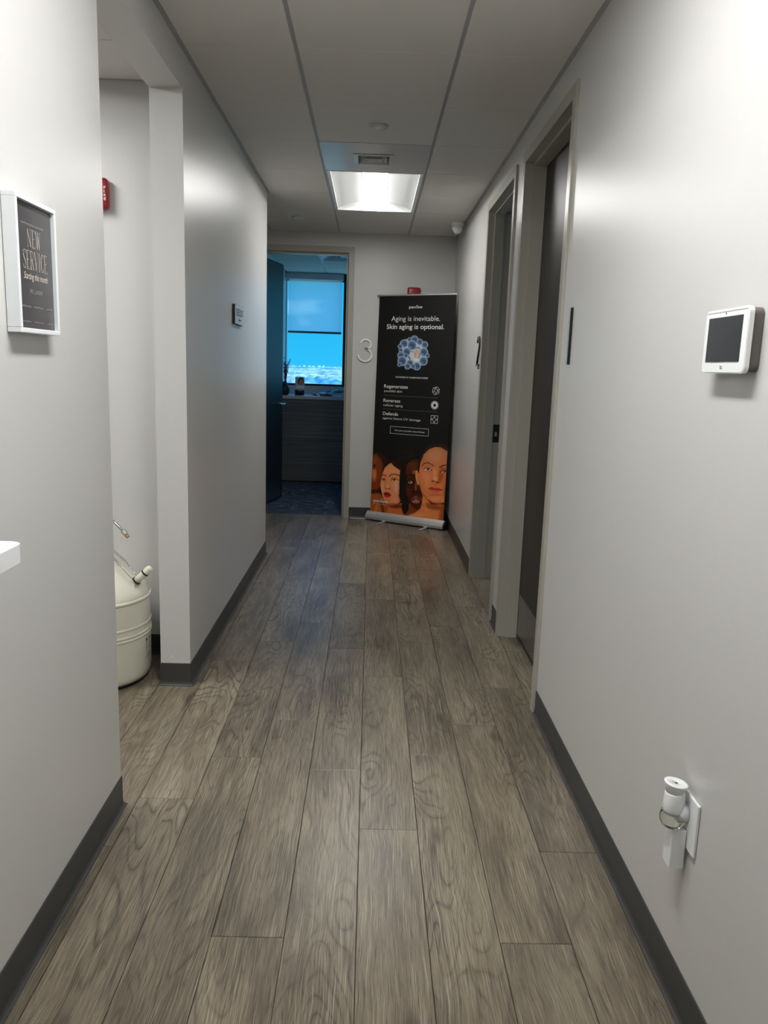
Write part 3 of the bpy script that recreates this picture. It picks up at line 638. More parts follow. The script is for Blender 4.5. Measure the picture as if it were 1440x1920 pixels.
# ================================================================ WALL-MOUNTED THINGS
FR = ((XR, 0, 0), (0, -1, 0), (0, 0, 1), (-1, 0, 0))          # right wall frame: u = -y
FL = ((XL, 0, 0), (0, 1, 0), (0, 0, 1), (1, 0, 0))            # left wall: u = y
FB = ((0, YB, 0), (1, 0, 0), (0, 0, 1), (0, -1, 0))           # back wall: u = x
def digit(fr, strokes, w, label, base, face='num'):
    g = thing('room_number', label, 'sign', base)
    v, f = join_vf(*[stroke_vf(fr, s, w, 0.001, 0.0105) for s in strokes]); tag(fixn(link_mesh('numeral_body', v, f, M['black'], g)), 'black edge of the numeral')
    v, f = join_vf(*[stroke_vf(fr, s, w, 0.0115, 0.0015) for s in strokes]); tag(fixn(link_mesh('numeral_face', v, f, M[face], g)), 'silver-white face of the numeral'); return g
# 3: x -0.129..0.003, z 1.450..1.655
x0, z0, W3, H3 = -0.126, 1.452, 0.125, 0.200
cxx = x0 + W3 / 2
s3 = arc(cxx + 0.004, z0 + H3 - 0.044, 0.046, 0.042, 172, -88, 18) + arc(cxx - 0.002, z0 + 0.060, 0.060, 0.056, 84, -180, 24)
digit(FB, [s3], 0.016, 'thin silver numeral 3 with its reflection painted white on the back wall between the far doorway and the banner', (cxx, YB, z0), 'num_glare')
# 2 on the right wall
u0 = -5.445; z0 = 1.432
s2 = arc(u0 + 0.056, z0 + 0.200 - 0.056, 0.048, 0.050, 165, -20, 18) + [(u0 + 0.012, z0 + 0.007), (u0 + 0.112, z0 + 0.007)]
digit(FR, [s2], 0.0125, 'thin black-edged numeral 2 on the right wall beside the second doorway', (XR, -u0 - .05, z0))
digit(FR, [[(-2.903, 1.434), (-2.903, 1.637)]], 0.011, 'thin black-edged numeral 1 on the right wall beside the nearest doorway', (XR, 2.903, 1.434))

# checkout sign
g = thing('checkout_sign', 'small silver sign reading CHECKOUT with an arrow on the left corridor wall', 'sign', (XL, 4.46, 1.61))
box('backing', XL + 0.0005, XL + 0.014, 4.325, 4.600, 1.609, 1.713, M['black'], g, 0.001)
box('sign_face', XL + 0.014, XL + 0.0165, 4.327, 4.598, 1.611, 1.711, M['plate_face'], g, 0.0005)
fr = ((XL + 0.0165, 0, 0), (0, 1, 0), (0, 0, 1), (1, 0, 0))
text('CHECKOUT', fr, 4.345, 1.655, 0.235, 0.038, M['ink_black'], g)
v, f = join_vf(stroke_vf(fr, [(4.435, 1.634), (4.515, 1.634)], 0.006), stroke_vf(fr, [(4.455, 1.645), (4.433, 1.634), (4.455, 1.623)], 0.006)); link_mesh('arrow', v, f, M['ink_black'], g)

# framed notice
FD = 0.030; py0, py1, pz0, pz1 = 1.668, 1.874, 1.449, 1.727
g = thing('framed_notice', 'white-framed dark notice reading NEW SERVICE on the near left wall', 'picture frame', (XL, (py0 + py1) / 2, pz0))
fw = 0.010
for nm, b in (('frame_rail', (py0, py1, pz1 - fw, pz1)), ('frame_rail', (py0, py1, pz0, pz0 + fw)), ('frame_stile', (py0, py0 + fw, pz0 + fw, pz1 - fw)), ('frame_stile', (py1 - fw, py1, pz0 + fw, pz1 - fw))):
    box(nm, XL + 0.001, XL + FD, b[0], b[1], b[2], b[3], M['white_frame'], g, 0.0012)
M['poster'] = mat('charcoal_print_under_glass', srgb(76, 74, 77), 0.09, spec=0.6, var=0.1, vscale=9)
box('printed_sheet', XL + 0.003, XL + 0.021, py0 + fw, py1 - fw, pz0 + fw, pz1 - fw, M['poster'], g)
fr = ((XL + 0.021, py0 + fw, pz0 + fw), (0, 1, 0), (0, 0, 1), (1, 0, 0)); PWd = py1 - py0 - 2 * fw; PHt = pz1 - pz0 - 2 * fw
def serif_word(word, x, y, w, h, gapf=0.16):
    """tall condensed serif capitals from thick and thin strokes"""
    wd = {'N': 1.0, 'E': .75, 'W': 1.25, 'S': .7, 'R': .85, 'V': .95, 'I': .35, 'C': .8}; tot = sum(wd[c] for c in word) + gapf * (len(word) - 1); k = w / tot; X = x; out = []
    A, B = h * 0.052, h * 0.018
    for c in word:
        q = wd[c] * k; P = lambda a, b: (X + a * q, y + b * h)
        def S_(pts, wid): out.append(stroke_vf(fr, [P(*p) for p in pts], wid))
        if c == 'N': S_([(.15, 1), (.85, 0)], A); S_([(.15, .0), (.15, 1)], B); S_([(.85, 0), (.85, 1)], B); S_([(0, 0), (.3, 0)], B); S_([(.7, 1), (1, 1)], B)
        if c == 'E': S_([(.2, 0), (.2, 1)], A); S_([(0, 1), (.95, 1)], B); S_([(.2, .52), (.7, .52)], B); S_([(0, 0), (1, 0)], B); S_([(.95, 1), (.95, .86)], B); S_([(1, 0), (1, .15)], B)
        if c == 'W': S_([(.08, 1), (.32, 0)], A); S_([(.32, 0), (.52, 1)], B); S_([(.46, 1), (.70, 0)], A); S_([(.70, 0), (.92, 1)], B); S_([(0, 1), (.2, 1)], B); S_([(.84, 1), (1, 1)], B)
        if c == 'S': S_([P_ for P_ in [(.9, .8), (.85, .95), (.5, 1), (.15, .92), (.12, .75)]], B * 1.4); S_([(.12, .75), (.3, .60), (.72, .42), (.9, .25)], A); S_([(.9, .25), (.85, .06), (.5, 0), (.15, .06), (.1, .22)], B * 1.4)
        if c == 'R': S_([(.2, 0), (.2, 1)], A); S_([(.0, 1), (.6, 1), (.85, .93), (.88, .77), (.85, .6), (.6, .53), (.2, .53)], B * 1.3); S_([(.5, .53), (.9, 0)], A); S_([(0, 0), (.4, 0)], B); S_([(.85, 0), (1.02, 0)], B)
        if c == 'V': S_([(.12, 1), (.5, 0)], A); S_([(.5, 0), (.88, 1)], B); S_([(0, 1), (.3, 1)], B); S_([(.75, 1), (1, 1)], B)
        if c == 'I': S_([(.5, 0), (.5, 1)], A); S_([(.1, 1), (.9, 1)], B); S_([(.1, 0), (.9, 0)], B)
        if c == 'C': S_([(.92, .78), (.85, .95), (.55, 1), (.25, .88)], B * 1.4); S_([(.25, .88), (.14, .5), (.25, .12)], A); S_([(.25, .12), (.55, 0), (.85, .05), (.95, .22)], B * 1.4)
        X += q + gapf * k
    v, f = join_vf(*out); return link_mesh('lettering', v, f, M['ink_cream'], g)
serif_word('NEW', 0.058, 0.170, 0.068, 0.036); serif_word('SERVICE', 0.034, 0.124, 0.122, 0.038)
text('Starting this month', fr, 0.034, 0.103, 0.122, 0.014, M['ink_cream'], g, shear=0.35)
text('IPL LASER', fr, 0.062, 0.074, 0.064, 0.009, M['ink_grey'], g)
def scribble(x, y, w, h, seed):
    rnd = random.Random(seed); out = []; X = x
    while X < x + w:
        ww = rnd.uniform(0.6, 1.3) * h; out.append(stroke_vf(fr, [(X, y + rnd.uniform(0, .3) * h), (X + ww * .8, y + rnd.uniform(.4, 1) * h)], h * 0.35)); X += ww
    v, f = join_vf(*out); return link_mesh('small_print', v, f, M['ink_grey'], g)
for i, a in enumerate([(0.030, 0.214, 0.11, 0.004), (0.010, 0.044, 0.050, 0.005), (0.076, 0.044, 0.052, 0.005), (0.140, 0.044, 0.036, 0.005), (0.012, 0.013, 0.048, 0.003), (0.078, 0.013, 0.048, 0.003), (0.144, 0.013, 0.03, 0.003)]): scribble(*a, i)

# alarm touch panel
g = thing('touch_panel', 'white wall touch panel with a dark screen on the right wall', 'control panel', (XR, 1.54, 1.41))
ty0, ty1, tz0, tz1, tx0 = 1.471, 1.661, 1.411, 1.536, 0.694
def rrect_prism(y0, y1, z0, z1, r, xa, xb):
    pts = []
    for cy, cz, a0 in ((y1 - r, z1 - r, 0), (y0 + r, z1 - r, 90), (y0 + r, z0 + r, 180), (y1 - r, z0 + r, 270)):
        pts += [(cy + r * math.cos(math.radians(a0 + a)), cz + r * math.sin(math.radians(a0 + a))) for a in range(0, 91, 15)]
    return prism_vf(pts, 'X', xa, xb)
v, f = rrect_prism(ty0 + 0.004, ty1 - 0.004, tz0 + 0.004, tz1 - 0.002, 0.014, XR - 0.001, tx0 + 0.010); tag(fixn(link_mesh('rear_case', v, f, M['greycase'], g)), 'grey-brown rear casing')
v, f = rrect_prism(ty0, ty1, tz0, tz1, 0.012, tx0 + 0.010, tx0 + 0.001)
v2, f2 = rrect_prism(ty0 + 0.002, ty1 - 0.002, tz0 + 0.002, tz1 - 0.002, 0.011, tx0 + 0.001, tx0)
v, f = join_vf((v, f), (v2, f2)); fixn(link_mesh('front_bezel', v, f, M['white'], g))
box('screen', tx0 - 0.0012, tx0 + 0.002, 1.493, 1.642, 1.4335, 1.5205, M['screen'], g)
box('status_light', tx0 - 0.001, tx0 + 0.001, 1.566, 1.569, 1.5255, 1.5285, M['black'], g)
v, f = join_vf(*[box_vf(tx0 - 0.0008, tx0 + 0.001, 1.562 + a, 1.562 + a + 0.0045, 1.419 + b, 1.419 + b + 0.0022) for a, b in ((0, 0), (0.005, 0.001), (0.001, 0.004), (0.006, 0.0045))]); link_mesh('maker_mark', v, f, M['ink_grey'], g)
box('seam', tx0 - 0.0006, tx0 + 0.001, ty0 + 0.008, ty1 - 0.008, 1.5305, 1.5311, M['ink_grey'], g)

# outlet plate + plug-in freshener
g = thing('wall_outlet', 'white outlet cover plate behind the plug-in freshener, low on the right wall', 'outlet', (XR, 1.534, 0.386))
box('cover_plate', XR - 0.007, XR - 0.0005, 1.499, 1.569, 0.386, 0.508, M['white'], g, 0.002)
g = thing('air_freshener', 'white plug-in air freshener with a clear bulb, low on the right wall', 'air freshener', (XR - 0.02, 1.555, 0.336))
box('heater_box', 0.685, XR - 0.0078, 1.536, 1.576, 0.336, 0.428, M['white'], g, 0.002)
bc = (0.690, 1.556)
v, f = lathe_vf([(0.012, 0.428), (0.022, 0.432), (0.027, 0.442), (0.0275, 0.452), (0.025, 0.462), (0.021, 0.468)], (bc[0], bc[1], 0), 32); link_mesh('oil_bulb', v, f, M['glass'], g, smooth=True)
v, f = lathe_vf([(0.0, 0.431), (0.019, 0.433), (0.024, 0.443), (0.0235, 0.448), (0.0, 0.448)], (bc[0], bc[1], 0), 24); link_mesh('scented_oil', v, f, glass_mat('greenish_oil', (0.86, 0.88, 0.78, 1), 0.02, 1.12), g, smooth=True)
v, f = lathe_vf([(0.0, 0.004), (0.019, 0.004), (0.023, 0.008), (0.023, 0.0265), (0.0, 0.0265)], (bc[0], bc[1] - 0.0, 0.463), 28, 'X'); fixn(link_mesh('plug_arm', v, f, M['white'], g, smooth=True))
v, f = lathe_vf([(0.0215, 0.462), (0.0235, 0.470), (0.0225, 0.490), (0.0215, 0.506), (0.0205, 0.510), (0.0, 0.510)], (bc[0], bc[1], 0), 32); fixn(link_mesh('shroud', v, f, M['white'], g, smooth=True))
prof = [(0.0, 0.528), (0.006, 0.5275), (0.0062, 0.5305), (0.0225, 0.5315), (0.0258, 0.530), (0.0255, 0.5285), (0.021, 0.520), (0.0185, 0.508), (0.0, 0.508)]
v, f = lathe_vf(prof, (0, 0, 0), 36); R3 = Matrix.Rotation(math.radians(7), 3, 'Y')
v = [tuple(R3 @ (Vector(p) - Vector((0, 0, 0.51))) + Vector((bc[0] - 0.002, bc[1], 0.511))) for p in v]; fixn(link_mesh('cap', v, f, M['white'], g, smooth=True))
v, f = lathe_vf([(0.0, 0.0005), (0.004, 0.0)], (bc[0], bc[1], 0.5305), 12); link_mesh('wick', v, f, M['paper_red'], g)

# fire alarm devices
def rbox(name, x0, x1, y0, y1, z0, z1, r, m, parent, smooth=True):
    v, f = box_vf(x0, x1, y0, y1, z0, z1); v, f = bevel_vf(v, f, r, 5); return link_mesh(name, v, f, m, parent, smooth=smooth)
g = thing('fire_strobe', 'red wall fire strobe mostly hidden behind the top of the black banner', 'fire alarm', (0.36, YB, 2.0))
rbox('housing', 0.300, 0.416, YB - 0.048, YB - 0.001, 1.985, 2.118, 0.018, M['red'], g)
box('strobe_window', 0.33, 0.386, YB - 0.054, YB - 0.046, 2.005, 2.045, M['white'], g, 0.002)
g = thing('fire_strobe', 'red fire strobe lettered FIRE on the alcove wall, half hidden by the near wall', 'fire alarm', (-1.22, YA, 2.03))
rbox('housing', -1.285, -1.158, YA - 0.050, YA - 0.001, 2.036, 2.166, 0.018, M['red'], g)
fr = ((0, YA - 0.0505, 0), (1, 0, 0), (0, 0, 1), (0, -1, 0))
for i, ch in enumerate('FIRE'): text(ch, fr, -1.1715, 2.118 - i * 0.0155, 0.009 if ch != 'I' else 0.0025, 0.0105, M['ink_white'], g, bold=0.01)
box('strobe_window', -1.262, -1.215, YA - 0.058, YA - 0.048, 2.06, 2.14, M['white'], g, 0.003)

# countertop at bottom left
g = thing('countertop', 'rounded end of a white quartz counter projecting from the near left wall', 'countertop', (XL, 1.0, 1.008))
r = 0.030; cx1, cy1 = -0.664, 1.492
pts = [(XL + 0.0005, 0.25), (cx1, 0.25)] + [(cx1 - r + r * math.cos(math.radians(a)), cy1 - r + r * math.sin(math.radians(a))) for a in range(0, 91, 10)] + [(XL + 0.0005, cy1)]
v, f = prism_vf(pts, 'Z', 1.010, 1.0455); fixn(link_mesh('quartz_slab', v, f, M['quartz'], g))

# paint chips
def chip(p, fr, s, par):
    v, f = stroke_vf(fr, [(p[0], p[1]), (p[0] + s * .3, p[1] + s)], [s * .3, s * .6], 0.0004); return tag(link_mesh('paint_chip', v, f, M['white'], par), 'tiny white paint chip')
wl = bpy.data.objects['wall_left']; wr = bpy.data.objects['wall_right']
chip((-0.838, 0.128), ((0, Y2, 0), (1, 0, 0), (0, 0, 1), (0, -1, 0)), 0.008, wl)
chip((-2.62, 0.352), FR, 0.006, wr)

# ================================================================ STORAGE VESSEL IN THE ALCOVE
dc = Vector((-1.197, 3.345, 0)); g = thing('nitrogen_dewar', 'cream metal cryogenic storage vessel standing in the left alcove', 'tank', dc)
R0 = 0.236
prof = [(0.0, 0.006), (R0 - 0.03, 0.006), (R0 - 0.012, 0.014), (R0 - 0.003, 0.03), (R0, 0.05), (R0, 0.36), (R0 - 0.002, 0.385), (R0 - 0.012, 0.41), (R0 - 0.035, 0.435), (R0 - 0.075, 0.47), (R0 - 0.12, 0.508), (R0 - 0.16, 0.545), (0.058, 0.575), (0.048, 0.60), (0.048, 0.645), (0.0, 0.648)]
v, f = lathe_vf(prof, dc, 72); fixn(link_mesh('vessel_body', v, f, M['dewar'], g, smooth=True))
v, f = lathe_vf([(R0 - 0.02, 0.0), (R0 - 0.014, 0.0), (R0 - 0.010, 0.012), (R0 - 0.02, 0.012)], dc, 60); fixn(link_mesh('foot_ring', v, f, M['black'], g))
def bead(z, w=0.006):
    v, f = lathe_vf([(R0 - 0.001 + w * math.sin(a), z + w * 1.3 * math.cos(a)) for a in [math.pi * k / 8 for k in range(9)]], dc, 72)
    return link_mesh('rolled_bead', v, f[:-2], M['dewar'], g, smooth=True)
for z in (0.378, 0.262, 0.228, 0.212): bead(z, 0.006 if z > .3 else 0.005)
v, f = lathe_vf([(0.0, 0.70), (0.035, 0.70), (0.04, 0.69), (0.04, 0.66), (0.052, 0.655), (0.052, 0.64), (0.0, 0.64)], dc, 32); fixn(link_mesh('neck_cap', v, f, M['steel'], g, smooth=False))
hb = Vector((-1.015, 3.30, 0.437)); hd = Vector((0.073, 0.0, 0.071)).normalized()
hd_len = 0.108
v, f = tube_vf([hb - hd * .002, hb, hb + hd * hd_len, hb + hd * (hd_len + 0.005), hb + hd * (hd_len + 0.008)], [0.011, 0.0155, 0.0155, 0.012, 0.005], 16); link_mesh('handle', v, f, M['dewar'], g, smooth=True)
v, f = join_vf(box_vf(hb.x - 0.022, hb.x + 0.016, hb.y - 0.022, hb.y - 0.018, hb.z - 0.022, hb.z + 0.010), box_vf(hb.x - 0.022, hb.x + 0.016, hb.y + 0.016, hb.y + 0.020, hb.z - 0.03, hb.z + 0.010), box_vf(hb.x - 0.024, hb.x - 0.018, hb.y - 0.022, hb.y + 0.02, hb.z - 0.01, hb.z + 0.02)); link_mesh('handle_bracket', v, f, M['dewar'], g)
for t_, rr_ in ((0.022, 0.020), (0.075, 0.018)):
    c = hb + hd * t_; v, f = tube_vf([c, c + hd * 0.006], rr_, 18); tag(link_mesh('retaining_ring', v, f, M['black'], g), 'black retaining ring')
def spring(p0, p1, r=0.006, turns=14):
    p0, p1 = Vector(p0), Vector(p1); ax = (p1 - p0).normalized(); a = ax.cross(Vector((0, 0, 1))).normalized(); b = ax.cross(a); n = turns * 8
    return tube_vf([p0 + (p1 - p0) * (i / n) + (a * math.cos(i * math.pi / 4) + b * math.sin(i * math.pi / 4)) * r for i in range(n + 1)], 0.0013, 5)
for pts_, en in ((((-1.155, 3.33, 0.625), (-1.056, 3.35, 0.527)), (-0.990, 3.31, 0.462)), (((-1.150, 3.30, 0.640), (-1.052, 3.25, 0.535)), (-1.001, 3.285, 0.455))):
    v, f = join_vf(spring(*pts_), tube_vf([pts_[1], en], 0.0018, 6)); link_mesh('hold_down_spring', v, f, M['steel'], g, smooth=True)
tube('transfer_tube', [(-1.197, 3.345, 0.69), (-1.19, 3.34, 0.735), (-1.16, 3.325, 0.745), (-1.106, 3.30, 0.727), (-1.077, 3.30, 0.706), (-1.055, 3.30, 0.682), (-1.048, 3.30, 0.674)], 0.0055, M['steel'], g)
v, f = join_vf(tube_vf([(-1.050, 3.30, 0.677), (-1.038, 3.30, 0.662)], 0.011, 6), tube_vf([(-1.040, 3.30, 0.664), (-1.034, 3.30, 0.657)], 0.009, 8)); link_mesh('coupling_nut', v, f, M['steel'], g)
tag(tube('nozzle', [(-1.036, 3.30, 0.659), (-1.028, 3.30, 0.646)], 0.0085, M['brass'], g), 'copper-coloured nozzle')
def on_cyl(strokes, w, nm, a0, z0):
    """marks wrapped on the vessel: u = arc length from angle a0, v = height above z0"""
    out = []
    for s in strokes:
        v, f = stroke_vf(((0, 0, 0), (1, 0, 0), (0, 1, 0), (0, 0, 1)), s, w)
        out.append(([(dc.x + (R0 + 0.0007) * math.cos(a0 + p[0] / R0), dc.y + (R0 + 0.0007) * math.sin(a0 + p[0] / R0), z0 + p[1]) for p in v], f))
    v, f = join_vf(*out); return link_mesh(nm, v, f, M['ink_black'], g)
a0 = math.radians(-12)
on_cyl([[(-0.012, 0.0), (-0.012, 0.045)], [(0.026, 0.0), (0.026, 0.045)], [(-0.026, -0.004), (0.042, -0.004)]], 0.0035, 'up_arrows', a0 + .12, 0.140)
on_cyl([[(-0.012, 0.040), (-0.012, 0.041), (-0.012, 0.054)], [(0.026, 0.040), (0.026, 0.041), (0.026, 0.054)]], [0.018, 0.016, 0.001], 'up_arrows', a0 + .12, 0.140)
on_cyl([[(-0.012 + .012 * i, -0.022 + 0.0), (-0.004 + .012 * i, -0.020)] for i in range(4)] + [[(-0.016 + .012 * i, -0.036), (-0.008 + .012 * i, -0.034)] for i in range(5)], 0.004, 'small_print', a0 + .12, 0.140)
on_cyl([[(0.003 * i, random.uniform(-.004, 0)), (0.003 * i + .001, random.uniform(0, .006))] for i in range(9)], 0.0016, 'scuff_mark', math.radians(-70), 0.115)

# ================================================================ FAR ROOM FURNITURE
g = thing('reception_desk', 'grey laminate-fronted high desk below the blue window in the far room', 'desk', (-0.3, 9.7, 0.002))
box('front_panel', XC + 0.004, 1.0, 9.41, 9.435, 0.022, 1.004, M['desk'], g, 0.001)
box('plinth', XC + 0.02, 0.98, 9.44, 9.46, 0.002, 0.05, M['black'], g)
box('end_panel', 0.975, 1.0, 9.436, 10.0, 0.022, 1.004, M['desk'], g)
box('worktop', XC + 0.004, 1.04, 9.385, 10.02, 1.005, 1.040, M['desk_top'], g, 0.002)
g = thing('vase', 'round black vase on the desk, partly behind the open door', 'vase', (-1.052, 9.62, 1.040))
v, f = lathe_vf([(0.0, 1.0405), (0.034, 1.0405), (0.05, 1.055), (0.060, 1.085), (0.060, 1.115), (0.050, 1.145), (0.034, 1.168), (0.026, 1.185), (0.028, 1.200), (0.024, 1.200), (0.022, 1.185), (0.0, 1.15)], (-1.050, 9.62, 0), 36); fixn(link_mesh('vase_body', v, f, M['vase'], g, smooth=True))
tw = thing('dried_branches', 'dried dark budded twigs standing in the round black vase', 'dried flowers', (-1.050, 9.62, 1.16)); rnd = random.Random(4)
for k in range(11):
    a = rnd.uniform(0, 2 * math.pi); sp = rnd.uniform(0.01, 0.085); hh = rnd.uniform(0.20, 0.31); ps = []
    for i in range(7):
        t = i / 6; ps.append(Vector((-1.050 + math.cos(a) * sp * t ** 1.3 * 0.8 + rnd.uniform(-.004, .004) + 0.012 * t, 9.62 + math.sin(a) * sp * t, 1.165 + hh * t)))
    parts = [tube_vf(ps, [0.0022] * 5 + [0.0015, 0.001], 5)]
    for i in range(2, 7):
        for j in range(3):
            c = ps[i] + Vector((rnd.uniform(-.010, .010), rnd.uniform(-.01, .01), rnd.uniform(-.02, .02))); s_ = rnd.uniform(.0035, .006)
            parts.append(([tuple(c + Vector(d) * s_) for d in ((1, 0, 0), (-1, 0, 0), (0, 1, 0), (0, -1, 0), (0, 0, 1.6), (0, 0, -1.6))], [(0, 2, 4), (2, 1, 4), (1, 3, 4), (3, 0, 4), (2, 0, 5), (1, 2, 5), (3, 1, 5), (0, 3, 5)]))
    v, f = join_vf(*parts); link_mesh('twig', v, f, M['twig'], tw)

# ---- painting helpers: printed pictures stored as a colour attribute on a fine mesh
def sm(x): x = np.clip(x, 0, 1); return x * x * (3 - 2 * x)
class Art:
    def __init__(s, X, Y, bg): s.X, s.Y = X, Y; s.c = np.tile(np.array(bg, float), (len(X), 1))
    def blend(s, m, col, a=1.0): m = (m * a)[:, None]; s.c = s.c * (1 - m) + np.array(col, float) * m
    def ell(s, cx, cy, rx, ry, col, a=1.0, soft=0.35, ang=0.0):
        q = math.radians(ang); dx, dy = s.X - cx, s.Y - cy; u = (dx * math.cos(q) + dy * math.sin(q)) / rx; v = (-dx * math.sin(q) + dy * math.cos(q)) / ry
        d = np.sqrt(u * u + v * v); s.blend(sm((1 + soft / 2 - d) / soft), col, a)
    def _sd(s, pts):
        P = np.array(pts, float); ins = np.zeros(len(s.X), bool); D = np.full(len(s.X), 1e9); n = len(P)
        for i in range(n):
            x0, y0 = P[i]; x1, y1 = P[(i + 1) % n]
            if y0 != y1: ins ^= ((y0 > s.Y) != (y1 > s.Y)) & (s.X < (x1 - x0) * (s.Y - y0) / (y1 - y0) + x0)
            D = np.minimum(D, s._seg(x0, y0, x1, y1))
        return np.where(ins, D, -D)
    def _seg(s, x0, y0, x1, y1):
        dx, dy = x1 - x0, y1 - y0; t = np.clip(((s.X - x0) * dx + (s.Y - y0) * dy) / (dx * dx + dy * dy + 1e-9), 0, 1)
        return np.hypot(s.X - x0 - t * dx, s.Y - y0 - t * dy)
    def poly(s, pts, col, a=1.0, soft=8): s.blend(sm(s._sd(pts) / soft + 0.5), col, a)
    def clip(s, pts, soft=8): return sm(s._sd(pts) / soft + 0.5)
    def line(s, pts, w, col, a=1.0, soft=6):
        D = np.full(len(s.X), 1e9)
        for (x0, y0), (x1, y1) in zip(pts[:-1], pts[1:]): D = np.minimum(D, s._seg(x0, y0, x1, y1))
        s.blend(sm((w / 2 - D) / soft + 0.5), col, a)
    def within(s, mask, fn):
        keep = s.c.copy(); fn(); s.c = keep * (1 - mask[:, None]) + s.c * mask[:, None]
def print_mesh(name, nx, ny, fn3, rgb, m, parent):
    v = [fn3(i / (nx - 1), j / (ny - 1)) for j in range(ny) for i in range(nx)]
    f = [(j * nx + i, j * nx + i + 1, (j + 1) * nx + i + 1, (j + 1) * nx + i) for j in range(ny - 1) for i in range(nx - 1)]
    o = link_mesh(name, v, f, m, parent); at_ = o.data.color_attributes.new('print', 'FLOAT_COLOR', 'POINT')
    c = np.clip(rgb, 0, 255) / 255; lin = np.where(c <= 0.04045, c / 12.92, ((c + 0.055) / 1.055) ** 2.4)
    at_.data.foreach_set('color', np.concatenate([lin, np.ones((len(lin), 1))], 1).astype(np.float32).ravel()); return o

# brochure in an acrylic stand
g = thing('brochure_stand', 'clear acrylic brochure holder on the desk beside the black vase', 'brochure holder', (-0.865, 9.58, 1.040))
box('back_plate', -0.926, -0.804, 9.592, 9.595, 1.0405, 1.235, M['acrylic'], g); box('front_pocket', -0.926, -0.804, 9.556, 9.559, 1.0405, 1.125, M['acrylic'], g); box('base', -0.926, -0.804, 9.556, 9.592, 1.0405, 1.0435, M['acrylic'], g)
nx, ny = 60, 110; gu, gv = np.meshgrid(np.linspace(0, 100, nx), np.linspace(0, 210, ny)); A = Art(gu.ravel(), 210 - gv.ravel(), (196, 192, 190))
A.poly([(0, 150), (100, 150), (100, 210), (0, 210)], (34, 40, 48), soft=3); A.poly([(12, 168), (88, 168), (88, 174), (12, 174)], (70, 80, 90), soft=3)
A.ell(62, 55, 32, 46, (48, 36, 32)); A.ell(66, 62, 24, 36, (196, 148, 122)); A.ell(58, 58, 7, 3, (60, 40, 34)); A.ell(82, 58, 6, 3, (60, 40, 34)); A.ell(70, 82, 9, 4, (150, 70, 60)); A.ell(58, 128, 52, 34, (232, 230, 228)); A.poly([(0, 150), (100, 150), (100, 152), (0, 152)], (190, 190, 190), soft=2)
br = thing('brochure', 'printed brochure with a portrait, held in the acrylic stand', 'brochure', (-0.865, 9.585, 1.044))
box('brochure_stack', -0.920, -0.810, 9.5735, 9.5905, 1.0445, 1.262, M['paper'], br)
print_mesh('cover_print', nx, ny, lambda s, t: (-0.920 + 0.110 * s, 9.573, 1.0445 + 0.2175 * t), A.c, M['print_card'], br)
# loose magazines
rnd = random.Random(9)
mags = [(-0.735, 9.60, 8, 'paper', 'white leaflet nearest the brochure stand on the desk'), (-0.60, 9.66, -14, 'paper_red', 'magazine with a reddish cover lying open on the desk'), (-0.52, 9.74, 20, 'paper', 'glossy white magazine spread at the middle of the desk'),
        (-0.43, 9.63, -8, 'paper_dark', 'dark-covered magazine at the right of the desk pile'), (-0.36, 9.75, 12, 'paper_dark', 'dark magazine at the right end of the desk pile')]
for i, (mx0, my0, an, mm_, lb) in enumerate(mags):
    c_, s_ = math.cos(math.radians(an)), math.sin(math.radians(an)); zb = 1.0405 + (0, 0, .030, .048, .064)[i]
    V, Fc = [], []
    n = 9
    for side in (0, 1):
        for j in range(n):
            t = j / (n - 1) - 0.5; bulge = (0.022 if i == 1 else 0.012) * (1 - abs(abs(t) * 4 - 1)) * (0.6 + .4 * (i % 2)) if i else 0.0015
            for w in (-0.10, 0.10): V.append((mx0 + t * 0.22 * c_ - w * s_, my0 + t * 0.22 * s_ + w * c_, zb + (0.0 if side == 0 else 0.0028 + bulge)))
    for j in range(n - 1):
        b = j * 2; t2 = n * 2 + j * 2; Fc += [(b, b + 1, b + 3, b + 2), (t2, t2 + 2, t2 + 3, t2 + 1), (b, b + 2, t2 + 2, t2), (b + 1, t2 + 1, t2 + 3, b + 3)]
    Fc += [(0, n * 2, n * 2 + 1, 1), (2 * n - 2, 2 * n - 1, 4 * n - 1, 4 * n - 2)]
    tag(fixn(link_mesh('magazine', V, Fc, M[mm_], None, loc=(mx0, my0, zb))), lb, 'magazine')

# ================================================================ BANNER
BW, BH = 0.756, 1.9485; yaw = -0.5367; lean = 0.0282
bo = Vector((0.3492, 6.9731, 0.0853)); ex = Vector((math.cos(yaw), math.sin(yaw), 0)); nb = Vector((-math.sin(yaw), math.cos(yaw), 0)); up = (Vector((0, 0, 1)) * math.cos(lean) + nb * math.sin(lean)).normalized(); ef = ex.cross(up)   # ef = out of the print
if ef.dot(Vector((0, -1, 0))) < 0: ef = -ef
g = thing('retractable_banner', 'tall black roll-up banner with portraits in the far right corner', 'banner', (bo.x, bo.y, 0))
BF = (tuple(bo), tuple(ex), tuple(up), tuple(ef))
Hm = np.array([[132.13578, 12.370104, 760.880104], [-42.961236, -210.846132, 966.747132], [-0.070417, 0.002201, 1.0]])
nx, ny = 190, 470
gs, gt = np.meshgrid(np.linspace(-BW / 2, BW / 2, nx), np.linspace(0, BH, ny)); den = Hm[2, 0] * gs + Hm[2, 1] * gt + 1
PX = ((Hm[0, 0] * gs + Hm[0, 1] * gt + Hm[0, 2]) / den).ravel(); PY = ((Hm[1, 0] * gs + Hm[1, 1] * gt + Hm[1, 2]) / den).ravel()
A = Art((PX - 680) * 8, (PY - 810) * 8, (24, 24, 23))
